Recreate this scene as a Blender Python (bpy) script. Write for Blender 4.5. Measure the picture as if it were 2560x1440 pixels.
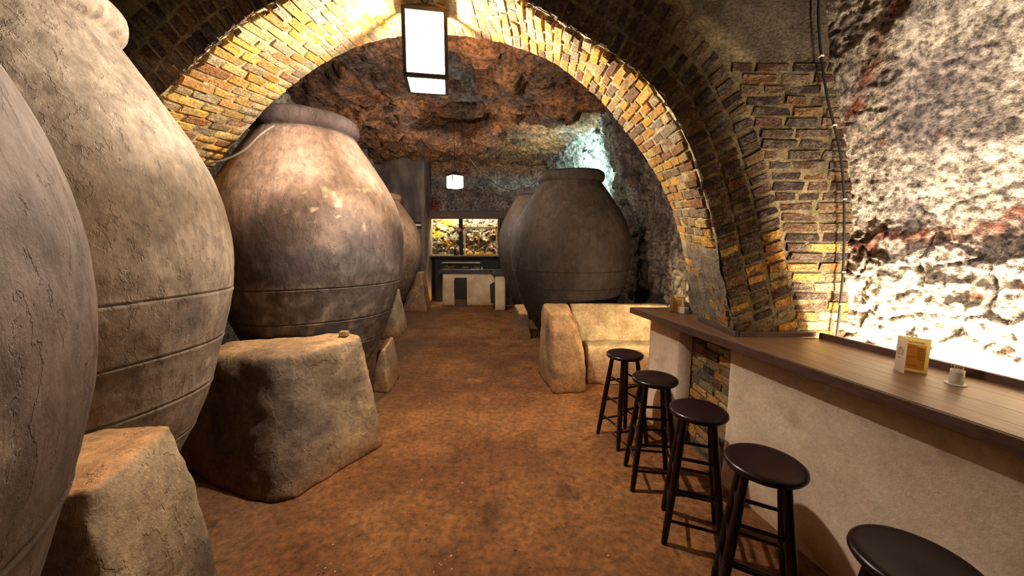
import bpy, bmesh, math, random
import numpy as np
from mathutils import Vector, Matrix

for o in list(bpy.data.objects):
    bpy.data.objects.remove(o)
SC = bpy.context.scene
COL = SC.collection
random.seed(7)
RNG = np.random.default_rng(7)

# ------------------------------------------------------------------ camera
F_PX, HORIZON, EYE = 915.0, 607.0, 1.68
cam_d = bpy.data.cameras.new('camera')
cam_d.sensor_width = 36.0
cam_d.lens = 36.0 * F_PX / 2560.0
cam_d.clip_start = 0.05
cam_d.clip_end = 60
cam = bpy.data.objects.new('camera', cam_d)
COL.objects.link(cam)
cam.location = (0, 0, EYE)
cam.rotation_euler = (math.pi / 2 - math.atan((720 - HORIZON) / F_PX), 0, 0)
SC.camera = cam

# ------------------------------------------------------------------ world, exposure
w = bpy.data.worlds.new('cellar_dark')
SC.world = w
w.use_nodes = True
w.node_tree.nodes['Background'].inputs[0].default_value = (0.9, 0.75, 0.8, 1)
w.node_tree.nodes['Background'].inputs[1].default_value = 0.004
SC.view_settings.view_transform = 'Standard'
SC.view_settings.look = 'None'
SC.view_settings.gamma = 1.0
SC.view_settings.use_curve_mapping = False
SC.view_settings.exposure = 0.0
SC.cycles.max_bounces = 6
SC.cycles.adaptive_threshold = 0.1
SC.cycles.diffuse_bounces = 3
SC.cycles.use_fast_gi = False
SC.cycles.glossy_bounces = 2
SC.cycles.transmission_bounces = 5
SC.cycles.caustics_reflective = False
SC.cycles.caustics_refractive = False

LANTERN_W = 640.0      # hanging lantern under the arch
REAR_FILL_W = 8.0   # added fill lantern, unseen behind the viewer
FAR_LANTERN_W = 280.0   # hanging lantern before the far bar
STRIP_W = 165.0         # tube lamp behind the long counter
GREEN_W = 380.0         # cool lamp behind the right jar
CORNER_W = 95.0         # warm lamp behind the counter end
NICHE_W = 62.0         # tubes over the lit niches
PASSAGE_W = 22.0        # small bulb behind the far bar
WARM = (1.0, 0.88, 0.74)


# ------------------------------------------------------------------ helpers
def lin(r, g, b):
    def f(c):
        c /= 255.0
        return c / 12.92 if c <= 0.04045 else ((c + 0.055) / 1.055) ** 2.4
    return np.array([f(r), f(g), f(b)])


_perm = np.random.default_rng(3).permutation(256)
_perm = np.concatenate([_perm, _perm, _perm])
_grad = np.random.default_rng(4).normal(size=(256, 3))
_grad /= np.linalg.norm(_grad, axis=1)[:, None]


def perlin(p):
    i = np.floor(p).astype(int)
    f = p - i
    u = f * f * f * (f * (f * 6 - 15) + 10)
    i &= 255
    out = 0
    for dx in (0, 1):
        wx = u[:, 0] if dx else 1 - u[:, 0]
        for dy in (0, 1):
            wy = u[:, 1] if dy else 1 - u[:, 1]
            for dz in (0, 1):
                wz = u[:, 2] if dz else 1 - u[:, 2]
                h = _perm[_perm[_perm[(i[:, 0] + dx) & 255] + ((i[:, 1] + dy) & 255)] + ((i[:, 2] + dz) & 255)]
                g = _grad[h]
                out = out + wx * wy * wz * (g[:, 0] * (f[:, 0] - dx) + g[:, 1] * (f[:, 1] - dy) + g[:, 2] * (f[:, 2] - dz))
    return out * 1.6


def fbm(p, scale=1.0, octaves=4, gain=0.5, seed=0.0, ridged=False):
    q = np.asarray(p, float) * scale + seed * 17.31 + 100.0
    a, s, out = 1.0, 0.0, 0
    for k in range(octaves):
        n = perlin(q)
        if ridged:
            n = 1 - 2 * np.abs(n)
        out = out + a * n
        s += a
        a *= gain
        q = q * 2.03 + 13.7
    return out / s


_cell = np.random.default_rng(5).random((4096, 6))


def worley(p, scale, seed=0):
    q = np.asarray(p, float) * scale + 100.0 + seed * 7.7
    i = np.floor(q).astype(int)
    n = len(q)
    f1 = np.full(n, 9.0)
    f2 = np.full(n, 9.0)
    rid = np.zeros(n, int)
    off = np.zeros((n, 3))
    for dx in (-1, 0, 1):
        for dy in (-1, 0, 1):
            for dz in (-1, 0, 1):
                c = i + np.array([dx, dy, dz])
                h = (c[:, 0] * 73856093 ^ c[:, 1] * 19349663 ^ c[:, 2] * 83492791) & 4095
                d = q - (c + _cell[h, :3])
                r = np.sqrt((d * d).sum(1))
                m = r < f1
                f2 = np.where(m, f1, np.minimum(f2, r))
                off[m] = d[m]
                rid = np.where(m, h, rid)
                f1 = np.where(m, r, f1)
    return f1, f2, rid, off


def sstep(a, b, x):
    t = np.clip((x - a) / (b - a), 0, 1)
    return t * t * (3 - 2 * t)


def mix(a, b, m):
    a = np.asarray(a, float)
    b = np.asarray(b, float)
    m = np.asarray(m, float)[..., None]
    return a * (1 - m) + b * m


def polydist(p, pts):
    """distance of each point of p to a polyline in space"""
    best = np.full(len(p), 1e9)
    pts = np.asarray(pts, float)
    for a, b in zip(pts[:-1], pts[1:]):
        ab = b - a
        t = np.clip(((p - a) @ ab) / (ab @ ab), 0, 1)
        best = np.minimum(best, np.linalg.norm(p - (a + t[:, None] * ab), axis=1))
    return best


def link(name, me, mat=None, parent=None, smooth=False):
    o = bpy.data.objects.new(name, me)
    COL.objects.link(o)
    if mat is not None and not me.materials:
        me.materials.append(mat)
    if smooth:
        me.polygons.foreach_set('use_smooth', [True] * len(me.polygons))
    if parent is not None:
        o.parent = parent
    return o


def mesh_py(name, verts, faces, mat=None, parent=None, smooth=False, col=None):
    me = bpy.data.meshes.new(name)
    me.from_pydata([tuple(v) for v in np.asarray(verts, float)], [], [tuple(f) for f in faces])
    me.update()
    if col is not None:
        set_col(me, col)
    return link(name, me, mat, parent, smooth)


def set_col(me, col):
    at = me.color_attributes.new('col', 'FLOAT_COLOR', 'POINT')
    c = np.ones((len(me.vertices), 4))
    c[:, :3] = np.clip(np.broadcast_to(col, (len(me.vertices), 3)), 0, 1)
    at.data.foreach_set('color', c.ravel())


def grid_mesh(name, P, mat, parent=None, col=None, smooth=True, flip=False, wrap=False):
    nu, nv = P.shape[:2]
    idx = np.arange(nu * nv).reshape(nu, nv)
    if wrap:
        idx = np.concatenate([idx, idx[:1]], 0)
    a, b, c, d = idx[:-1, :-1], idx[1:, :-1], idx[1:, 1:], idx[:-1, 1:]
    f = np.stack([a, b, c, d] if not flip else [a, d, c, b], -1).reshape(-1, 4)
    me = bpy.data.meshes.new(name)
    me.vertices.add(nu * nv)
    me.vertices.foreach_set('co', P.reshape(-1))
    me.loops.add(len(f) * 4)
    me.loops.foreach_set('vertex_index', f.ravel())
    me.polygons.add(len(f))
    me.polygons.foreach_set('loop_start', np.arange(len(f)) * 4)
    me.polygons.foreach_set('loop_total', np.full(len(f), 4))
    me.update(calc_edges=True)
    me.validate()
    if col is not None:
        set_col(me, col.reshape(-1, 3))
    return link(name, me, mat, parent, smooth)


def grid_normals(P):
    du = np.gradient(P, axis=0)
    dv = np.gradient(P, axis=1)
    n = np.cross(du, dv)
    return n / (np.linalg.norm(n, axis=2, keepdims=True) + 1e-9)


def tag(o, label=None, cat=None, group=None, kind=None):
    if label:
        o['label'] = label
    if cat:
        o['category'] = cat
    if group:
        o['group'] = group
    if kind:
        o['kind'] = kind
    return o


def thing(name, label, cat, loc=(0, 0, 0), rz=0.0, group=None):
    o = bpy.data.objects.new(name, None)
    o.empty_display_size = 0.1
    COL.objects.link(o)
    o.location = loc
    o.rotation_euler = (0, 0, rz)
    return tag(o, label, cat, group)


def struct(o):
    o['kind'] = 'structure'
    return o


def bm_obj(name, bm, mat, parent=None, smooth=False, col=None):
    me = bpy.data.meshes.new(name)
    bmesh.ops.recalc_face_normals(bm, faces=bm.faces[:])
    bm.to_mesh(me)
    bm.free()
    if col is not None:
        set_col(me, col)
    return link(name, me, mat, parent, smooth)


def bm_box(bm, lo, hi, bev=0.0, seg=2):
    r = bmesh.ops.create_cube(bm, size=1.0)
    lo, hi = Vector(lo), Vector(hi)
    for v in r['verts']:
        v.co = Vector([(lo[k] + hi[k]) / 2 + v.co[k] * (hi[k] - lo[k]) for k in range(3)])
    if bev:
        es = list({e for v in r['verts'] for e in v.link_edges})
        bmesh.ops.bevel(bm, geom=es, offset=bev, segments=seg, affect='EDGES', profile=0.5)


def box(name, lo, hi, mat, parent=None, bev=0.0, seg=2, col=None, smooth=False):
    bm = bmesh.new()
    bm_box(bm, lo, hi, bev, seg)
    return bm_obj(name, bm, mat, parent, smooth, col)


def prism(name, poly, z0, z1, mat, parent=None, bev=0.0, col=None):
    bm = bmesh.new()
    vb = [bm.verts.new((x, y, z0)) for x, y in poly]
    vt = [bm.verts.new((x, y, z1)) for x, y in poly]
    n = len(poly)
    bm.faces.new(vb[::-1])
    bm.faces.new(vt)
    for i in range(n):
        bm.faces.new((vb[i], vb[(i + 1) % n], vt[(i + 1) % n], vt[i]))
    if bev:
        bmesh.ops.bevel(bm, geom=bm.edges[:], offset=bev, segments=2, affect='EDGES', profile=0.5)
    return bm_obj(name, bm, mat, parent, False, col)


def tube_mesh(pts, rads, n=10, caps=True):
    pts = [Vector(p) for p in pts]
    if not hasattr(rads, '__len__'):
        rads = [rads] * len(pts)
    V, Fc = [], []
    up = Vector((0, 0, 1))
    prev = None
    for i, p in enumerate(pts):
        t = (pts[min(i + 1, len(pts) - 1)] - pts[max(i - 1, 0)]).normalized()
        if prev is None:
            a = t.orthogonal().normalized() if abs(t.dot(up)) > .99 else t.cross(up).normalized()
        else:
            a = (prev - t * prev.dot(t)).normalized()
        prev = a
        b = t.cross(a)
        for k in range(n):
            th = 2 * math.pi * k / n
            V.append(p + (a * math.cos(th) + b * math.sin(th)) * rads[i])
    for i in range(len(pts) - 1):
        for k in range(n):
            k2 = (k + 1) % n
            Fc.append((i * n + k, i * n + k2, (i + 1) * n + k2, (i + 1) * n + k))
    if caps:
        Fc.append(tuple(range(n))[::-1])
        Fc.append(tuple((len(pts) - 1) * n + k for k in range(n)))
    return V, Fc


def tube(name, pts, rads, mat, parent=None, n=10, smooth=True):
    V, Fc = tube_mesh(pts, rads, n)
    return mesh_py(name, V, Fc, mat, parent, smooth)


def lathe(name, prof, mat, parent=None, n=32, smooth=True, col=None):
    """prof: list of (r, z)"""
    prof = np.asarray(prof, float)
    th = np.linspace(0, 2 * np.pi, n, endpoint=False)
    P = np.stack([np.outer(np.cos(th), prof[:, 0]), np.outer(np.sin(th), prof[:, 0]), np.tile(prof[:, 1], (n, 1))], -1)
    return grid_mesh(name, P, mat, parent, col, smooth, wrap=True)


def catmull(pts, n):
    pts = np.asarray(pts, float)
    d = np.r_[0, np.cumsum(np.linalg.norm(np.diff(pts, axis=0), axis=1))]
    m = np.gradient(pts, d, axis=0)
    t = np.linspace(0, d[-1], n)
    i = np.clip(np.searchsorted(d, t, side='right') - 1, 0, len(pts) - 2)
    h = (d[i + 1] - d[i])[:, None]
    u = ((t - d[i]) / (d[i + 1] - d[i]))[:, None]
    return (2 * u**3 - 3 * u * u + 1) * pts[i] + (u**3 - 2 * u * u + u) * h * m[i] + (-2 * u**3 + 3 * u * u) * pts[i + 1] + (u**3 - u * u) * h * m[i + 1]


def remeshed(bm, voxel, smooth_iter=4):
    """voxel-remesh a bmesh and hand back (verts, polygons mesh)"""
    me = bpy.data.meshes.new('tmp')
    bmesh.ops.recalc_face_normals(bm, faces=bm.faces[:])
    bm.to_mesh(me)
    bm.free()
    o = bpy.data.objects.new('tmp', me)
    COL.objects.link(o)
    md = o.modifiers.new('r', 'REMESH')
    md.mode = 'VOXEL'
    md.voxel_size = voxel
    ms = o.modifiers.new('s', 'SMOOTH')
    ms.iterations = smooth_iter
    ms.factor = 0.5
    dg = bpy.context.evaluated_depsgraph_get()
    out = bpy.data.meshes.new_from_object(o.evaluated_get(dg))
    bpy.data.objects.remove(o)
    bpy.data.meshes.remove(me)
    return out


def get_co(me):
    a = np.empty(len(me.vertices) * 3)
    me.vertices.foreach_get('co', a)
    return a.reshape(-1, 3)


def get_no(me):
    a = np.empty(len(me.vertices) * 3)
    me.vertex_normals.foreach_get('vector', a)
    return a.reshape(-1, 3)


def set_co(me, co):
    me.vertices.foreach_set('co', co.ravel())
    me.update()


def copy_tree(o, parent=None):
    c = o.copy()
    COL.objects.link(c)
    c.parent = parent
    for ch in list(o.children):
        copy_tree(ch, c)
    return c


# ------------------------------------------------------------------ materials
def new_mat(name):
    m = bpy.data.materials.new(name)
    m.use_nodes = True
    nt = m.node_tree
    b = nt.nodes['Principled BSDF']
    return m, nt, b


def N(nt, kind, **kw):
    n = nt.nodes.new(kind)
    for k, v in kw.items():
        if k in n.inputs:
            n.inputs[k].default_value = v
        else:
            setattr(n, k, v)
    return n


def paint(name, rough=0.9, det=30.0, amt=0.5, bump=0.5, bscale=60.0, bdist=0.01, spec=0.25, stretch=(1, 1, 1), base=None, tint=None, tintscale=8.0, tintamt=0.5, det2=6.0, con=0.2, flake=None):
    """colour from the vertex attribute 'col' (or base), broken up by noise, with fine relief"""
    m, nt, b = new_mat(name)
    L = nt.links.new
    tc = N(nt, 'ShaderNodeTexCoord')
    mp = N(nt, 'ShaderNodeMapping')
    mp.inputs['Scale'].default_value = stretch
    L(tc.outputs['Object'], mp.inputs['Vector'])
    if base is None:
        src = N(nt, 'ShaderNodeAttribute', attribute_name='col').outputs['Color']
    else:
        rgb = N(nt, 'ShaderNodeRGB')
        rgb.outputs[0].default_value = (*base, 1)
        src = rgb.outputs[0]
    if tint is not None:
        nz = N(nt, 'ShaderNodeTexNoise', Scale=tintscale, Detail=6.0, Roughness=0.65)
        L(mp.outputs[0], nz.inputs['Vector'])
        mr = N(nt, 'ShaderNodeMapRange')
        mr.inputs['From Min'].default_value = 0.48
        mr.inputs['From Max'].default_value = 0.64
        mr.inputs['To Max'].default_value = tintamt
        L(nz.outputs['Fac'], mr.inputs['Value'])
        mx = N(nt, 'ShaderNodeMix', data_type='RGBA')
        L(mr.outputs[0], mx.inputs['Factor'])
        L(src, mx.inputs['A'])
        mx.inputs['B'].default_value = (*tint, 1)
        src = mx.outputs['Result']
    n1 = N(nt, 'ShaderNodeTexNoise', Scale=det, Detail=5.0, Roughness=0.7)
    L(mp.outputs[0], n1.inputs['Vector'])
    n2 = N(nt, 'ShaderNodeTexNoise', Scale=det2, Detail=3.0, Roughness=0.6)
    L(mp.outputs[0], n2.inputs['Vector'])
    r1 = N(nt, 'ShaderNodeMapRange')
    r1.inputs['From Min'].default_value = 0.5 - con
    r1.inputs['From Max'].default_value = 0.5 + con
    r1.inputs['To Min'].default_value = 1 - amt
    r1.inputs['To Max'].default_value = 1 + amt * 0.8
    L(n1.outputs['Fac'], r1.inputs['Value'])
    r2 = N(nt, 'ShaderNodeMapRange')
    r2.inputs['From Min'].default_value = 0.35
    r2.inputs['From Max'].default_value = 0.65
    r2.inputs['To Min'].default_value = 1 - amt * 0.55
    r2.inputs['To Max'].default_value = 1 + amt * 0.4
    L(n2.outputs['Fac'], r2.inputs['Value'])
    mu = N(nt, 'ShaderNodeMath', operation='MULTIPLY')
    L(r1.outputs[0], mu.inputs[0])
    L(r2.outputs[0], mu.inputs[1])
    vs = N(nt, 'ShaderNodeVectorMath', operation='SCALE')
    L(src, vs.inputs[0])
    L(mu.outputs[0], vs.inputs['Scale'])
    L(vs.outputs[0], b.inputs['Base Color'])
    b.inputs['Roughness'].default_value = rough
    b.inputs['Specular IOR Level'].default_value = spec
    if bump:
        n3 = N(nt, 'ShaderNodeTexNoise', Scale=bscale, Detail=5.0, Roughness=0.72)
        L(mp.outputs[0], n3.inputs['Vector'])
        bp = N(nt, 'ShaderNodeBump', Strength=bump, Distance=bdist)
        L(n3.outputs['Fac'], bp.inputs['Height'])
        last = bp.outputs[0]
        if flake:
            # peeled skin: sharp-edged shallow plates
            mp2 = N(nt, 'ShaderNodeMapping')
            mp2.inputs['Scale'].default_value = (1, 1, .5)
            L(tc.outputs['Object'], mp2.inputs['Vector'])
            n4 = N(nt, 'ShaderNodeTexNoise', Scale=flake, Detail=5.0, Roughness=0.62)
            L(mp2.outputs[0], n4.inputs['Vector'])
            r4 = N(nt, 'ShaderNodeMapRange')
            r4.inputs['From Min'].default_value = 0.535
            r4.inputs['From Max'].default_value = 0.555
            L(n4.outputs['Fac'], r4.inputs['Value'])
            b4 = N(nt, 'ShaderNodeBump', Strength=0.6, Distance=0.005)
            b4.invert = True
            L(r4.outputs[0], b4.inputs['Height'])
            L(last, b4.inputs['Normal'])
            last = b4.outputs[0]
            m4 = N(nt, 'ShaderNodeMath', operation='MULTIPLY_ADD')
            L(r4.outputs[0], m4.inputs[0])
            m4.inputs[1].default_value = -.14
            m4.inputs[2].default_value = 1.0
            m5 = N(nt, 'ShaderNodeMath', operation='MULTIPLY')
            L(mu.outputs[0], m5.inputs[0])
            L(m4.outputs[0], m5.inputs[1])
            L(m5.outputs[0], vs.inputs['Scale'])
        L(last, b.inputs['Normal'])
    return m


def plain(name, rgb, rough=0.5, metal=0.0, spec=0.5, coat=0.0):
    m, nt, b = new_mat(name)
    b.inputs['Base Color'].default_value = (*rgb, 1)
    b.inputs['Roughness'].default_value = rough
    b.inputs['Metallic'].default_value = metal
    b.inputs['Specular IOR Level'].default_value = spec
    b.inputs['Coat Weight'].default_value = coat
    return m


def emit(name, rgb, strength):
    m, nt, b = new_mat(name)
    b.inputs['Base Color'].default_value = (0.8, 0.8, 0.8, 1)
    b.inputs['Emission Color'].default_value = (*rgb, 1)
    b.inputs['Emission Strength'].default_value = strength
    return m


def wood(name, c1, c2, rough=0.5, axis=1, scale=6.0, stretch=18.0, bump=0.25, coat=0.0):
    m, nt, b = new_mat(name)
    L = nt.links.new
    tc = N(nt, 'ShaderNodeTexCoord')
    mp = N(nt, 'ShaderNodeMapping')
    s = [stretch, stretch, stretch]
    s[axis] = 1.0
    mp.inputs['Scale'].default_value = s
    L(tc.outputs['Object'], mp.inputs['Vector'])
    nz = N(nt, 'ShaderNodeTexNoise', Scale=scale, Detail=8.0, Roughness=0.65, Distortion=0.4)
    L(mp.outputs[0], nz.inputs['Vector'])
    cr = N(nt, 'ShaderNodeValToRGB')
    cr.color_ramp.elements[0].position = 0.32
    cr.color_ramp.elements[0].color = (*c1, 1)
    cr.color_ramp.elements[1].position = 0.68
    cr.color_ramp.elements[1].color = (*c2, 1)
    L(nz.outputs['Fac'], cr.inputs[0])
    L(cr.outputs[0], b.inputs['Base Color'])
    b.inputs['Roughness'].default_value = rough
    b.inputs['Coat Weight'].default_value = coat
    b.inputs['Coat Roughness'].default_value = 0.25
    bp = N(nt, 'ShaderNodeBump', Strength=bump, Distance=0.004)
    L(nz.outputs['Fac'], bp.inputs['Height'])
    L(bp.outputs[0], b.inputs['Normal'])
    return m


def brick_material():
    m, nt, b = new_mat('old_brick')
    L = nt.links.new
    geo = N(nt, 'ShaderNodeNewGeometry')
    at = N(nt, 'ShaderNodeAttribute', attribute_name='col')
    oi = N(nt, 'ShaderNodeObjectInfo')
    hs = N(nt, 'ShaderNodeHueSaturation')
    mr = N(nt, 'ShaderNodeMapRange')
    mr.inputs['To Min'].default_value = 0.6
    mr.inputs['To Max'].default_value = 1.2
    L(oi.outputs['Random'], mr.inputs['Value'])
    L(mr.outputs[0], hs.inputs['Value'])
    L(at.outputs['Color'], hs.inputs['Color'])
    n1 = N(nt, 'ShaderNodeTexNoise', Scale=6.0, Detail=6.0, Roughness=0.78)
    L(geo.outputs['Position'], n1.inputs['Vector'])
    r1 = N(nt, 'ShaderNodeMapRange')
    r1.inputs['From Min'].default_value = 0.46
    r1.inputs['From Max'].default_value = 0.58
    r1.inputs['To Max'].default_value = 0.9
    L(n1.outputs['Fac'], r1.inputs['Value'])
    mx = N(nt, 'ShaderNodeMix', data_type='RGBA')
    L(r1.outputs[0], mx.inputs['Factor'])
    L(hs.outputs['Color'], mx.inputs['A'])
    smear = N(nt, 'ShaderNodeVectorMath', operation='MULTIPLY_ADD')
    L(hs.outputs['Color'], smear.inputs[0])
    smear.inputs[1].default_value = (.55, .6, .65)
    smear.inputs[2].default_value = (.12, .10, .075)
    L(smear.outputs[0], mx.inputs['B'])
    n2 = N(nt, 'ShaderNodeTexNoise', Scale=55.0, Detail=5.0, Roughness=0.75)
    L(geo.outputs['Position'], n2.inputs['Vector'])
    r2 = N(nt, 'ShaderNodeMapRange')
    r2.inputs['From Min'].default_value = 0.32
    r2.inputs['From Max'].default_value = 0.68
    r2.inputs['To Min'].default_value = 0.36
    r2.inputs['To Max'].default_value = 1.5
    L(n2.outputs['Fac'], r2.inputs['Value'])
    vs = N(nt, 'ShaderNodeVectorMath', operation='SCALE')
    L(mx.outputs['Result'], vs.inputs[0])
    L(r2.outputs[0], vs.inputs['Scale'])
    L(vs.outputs[0], b.inputs['Base Color'])
    b.inputs['Roughness'].default_value = 0.92
    b.inputs['Specular IOR Level'].default_value = 0.2
    n3 = N(nt, 'ShaderNodeTexNoise', Scale=38.0, Detail=4.0, Roughness=0.75)
    L(geo.outputs['Position'], n3.inputs['Vector'])
    bp = N(nt, 'ShaderNodeBump', Strength=1.0, Distance=0.035)
    L(n3.outputs['Fac'], bp.inputs['Height'])
    L(bp.outputs[0], b.inputs['Normal'])
    return m


def thin_glass(name, tint=(1, 1, 1), frost=0.0, sheen=0.07):
    """a thin pane: mostly clear, faint sheen, optionally a frosted share that scatters the lamp"""
    m, nt, b = new_mat(name)
    L = nt.links.new
    nt.nodes.remove(b)
    out = nt.nodes['Material Output']
    tr = N(nt, 'ShaderNodeBsdfTransparent')
    tr.inputs['Color'].default_value = (*tint, 1)
    gl = N(nt, 'ShaderNodeBsdfGlossy', Roughness=0.08)
    mx = N(nt, 'ShaderNodeMixShader')
    mx.inputs[0].default_value = sheen
    L(tr.outputs[0], mx.inputs[1])
    L(gl.outputs[0], mx.inputs[2])
    last = mx.outputs[0]
    if frost:
        tl = N(nt, 'ShaderNodeBsdfTranslucent')
        tl.inputs['Color'].default_value = (0.9, 0.9, 0.88, 1)
        m2 = N(nt, 'ShaderNodeMixShader')
        m2.inputs[0].default_value = frost
        L(last, m2.inputs[1])
        L(tl.outputs[0], m2.inputs[2])
        last = m2.outputs[0]
    L(last, out.inputs['Surface'])
    return m


M = {}
M['rock'] = paint('cave_rock', det=30, amt=0.75, bump=1.0, bscale=30, bdist=0.035, det2=9, con=.12)
M['rock_far'] = paint('cave_rock_far', det=18, amt=0.75, bump=1.0, bscale=22, bdist=0.05, det2=4, con=.14)
M['plaster'] = paint('rough_plaster', det=40, amt=0.15, bump=0.35, bscale=70, bdist=0.008, det2=7)
M['daub'] = paint('earth_plaster', det=30, amt=0.32, bump=0.6, bscale=38, bdist=0.012, det2=6, con=.17, flake=6.0)
M['mortar'] = paint('lime_mortar', det=50, amt=0.6, bump=1.0, bscale=50, bdist=0.03, det2=10)
M['clay'] = paint('jar_clay', rough=0.78, det=20, amt=0.34, bump=0.40, bscale=30, bdist=0.012, stretch=(1, 1, 0.6), det2=4, con=.15, flake=12.0)
M['floor'] = paint('trodden_earth', rough=0.85, det=22, amt=0.42, bump=0.7, bscale=32, bdist=0.016, det2=4, con=.14)
M['brick'] = brick_material()
M['stool'] = wood('dark_stool_wood', lin(16, 9, 13), lin(36, 19, 21), rough=0.30, axis=2, bump=0.12, coat=0.0)
M['stool'].node_tree.nodes['Principled BSDF'].inputs['Specular IOR Level'].default_value = 0.28
M['top'] = wood('counter_wood', lin(92, 68, 50), lin(146, 112, 84), rough=0.42, axis=1, scale=3.0, bump=0.3)
M['edge'] = wood('counter_edge_wood', lin(58, 38, 32), lin(92, 62, 50), rough=0.45, axis=1, scale=3.0)
M['beam'] = wood('beam_wood', lin(60, 44, 36), lin(92, 70, 58), rough=0.7, axis=0, scale=3.0)
M['dark'] = plain('black_iron', lin(30, 28, 28), 0.55, 0.3)
M['frame'] = plain('lantern_frame_metal', lin(74, 66, 56), 0.5, 0.4)
M['cable'] = plain('black_cable', lin(24, 23, 24), 0.6)
M['white'] = plain('white_ceramic', lin(226, 220, 206), 0.4)


def paper(name, rgb):
    m, nt, b = new_mat(name)
    b.inputs['Base Color'].default_value = (*rgb, 1)
    b.inputs['Roughness'].default_value = .85
    tl = N(nt, 'ShaderNodeBsdfTranslucent')
    tl.inputs['Color'].default_value = (*rgb, 1)
    mx = N(nt, 'ShaderNodeMixShader')
    mx.inputs[0].default_value = .45
    nt.links.new(b.outputs[0], mx.inputs[1])
    nt.links.new(tl.outputs[0], mx.inputs[2])
    nt.links.new(mx.outputs[0], nt.nodes['Material Output'].inputs['Surface'])
    return m


M['paper'] = paper('menu_paper', lin(246, 234, 218))
M['gold'] = paper('menu_gold', lin(252, 214, 122))
M['cream'] = paper('menu_cream', lin(250, 240, 190))
M['ink'] = plain('ink', lin(40, 32, 28), 0.9)
M['fadedpaint'] = plain('faded_lettering', lin(128, 104, 90), 0.9)
M['stick'] = plain('toothpick_wood', lin(214, 186, 128), 0.7)
M['pane'] = thin_glass('lantern_pane', (1, 1, 1), 0.30)
M['glass'] = thin_glass('clear_glass', (0.84, 0.89, 0.87), sheen=.16)
M['bread'] = paint('bread_crust', base=lin(214, 158, 62), det=30, amt=0.4, bump=0.4, bscale=40, bdist=0.01)
M['bar_dark'] = plain('dark_cabinet', lin(15, 14, 18), 0.6, 0, .2)
M['steel'] = plain('brushed_steel', lin(170, 170, 172), 0.3, 0.9)


# ================================================================== THE CAVE
# ---- floor
def axis_fine(a, b, fa, fb, fine, coarse):
    """coordinates from a to b, spaced fine within fa..fb and coarse outside"""
    out = [a]
    while out[-1] < b:
        x = out[-1]
        out.append(x + (fine if fa <= x <= fb else coarse))
    return np.array(out)


def floor_z(x, y):
    p = np.stack([x.ravel(), y.ravel(), 0 * x.ravel()], -1)
    z = fbm(p, 1.3, 4, seed=1) * 0.012 + fbm(p, 9, 3, seed=2) * 0.005
    return np.minimum(z, 0.012).reshape(x.shape)


ys = axis_fine(-2.7, 11.6, 0.8, 4.2, 0.022, 0.05)
xs = axis_fine(-4.4, 3.6, -2.2, 1.8, 0.022, 0.06)
X, Y = np.meshgrid(xs, ys, indexing='ij')
Pf = np.stack([X, Y, floor_z(X, Y)], -1)
q = Pf.reshape(-1, 3)
fc = mix(lin(134, 92, 54), lin(104, 67, 37), sstep(-.3, .4, fbm(q, 1.1, 4, seed=3)))
fc = mix(fc, lin(152, 108, 68), sstep(.15, .5, fbm(q, 2.6, 4, seed=4)) * .6)
fc = mix(fc, lin(88, 58, 36), sstep(.2, .55, fbm(q, 4.5, 4, seed=5)) * .7)
fc = mix(fc, lin(70, 50, 38), sstep(.3, .5, fbm(q, 14, 3, seed=6)) * .6)
fc = mix(fc, lin(92, 74, 62), sstep(-1.1, -1.7, q[:, 0]) * .5)
fc = fc * [1.03, .95, .84]
struct(grid_mesh('floor', Pf, M['floor'], None, fc))


def rock_displace(P, nrm, scale, amp, chunk=1.0, seed=0, coarse=None):
    """fractured, lumpy rock relief along the given normal field"""
    q = P.reshape(-1, 3)
    n = nrm.reshape(-1, 3)
    warp = np.stack([fbm(q, scale * 1.5, 2, seed=seed + k) for k in (1, 2, 3)], -1) * (0.25 / scale)
    f1, f2, rid, off = worley(q + warp, scale, seed)
    r = _cell[rid]
    facet = (r[:, 3] - .5) * 1.1 + ((r[:, 3:6] - .5) * off).sum(1) * 1.7
    crack = sstep(0.0, 0.10, f2 - f1)
    d = chunk * (facet * 0.5 + 0.25 * (crack - 1))
    g1, g2, rid2, off2 = worley(q + warp, scale * 2.7, seed + 5)
    r2 = _cell[rid2]
    d += chunk * 0.35 * ((r2[:, 3] - .5) + ((r2[:, 3:6] - .5) * off2).sum(1) * 1.4)
    d += fbm(q, scale * 0.5, 3, seed=seed + 9) * 0.9 + fbm(q, scale * 5, 4, seed=seed + 11) * 0.22
    out = q + n * (d * amp)[:, None]
    return out.reshape(P.shape), d, crack, r[:, 4]


# ---- near right wall: pale rock behind the long counter
def wall_x(y, z):
    base = np.interp(z, [0, 1.07, 1.5, 1.8, 2.07, 2.26, 2.52, 2.78, 3.1, 3.7], [2.14, 2.14, 2.13, 2.11, 2.07, 2.02, 1.94, 1.87, 1.82, 1.74])
    return base + 0.07 + (2.36 - y) * 0.21


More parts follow.
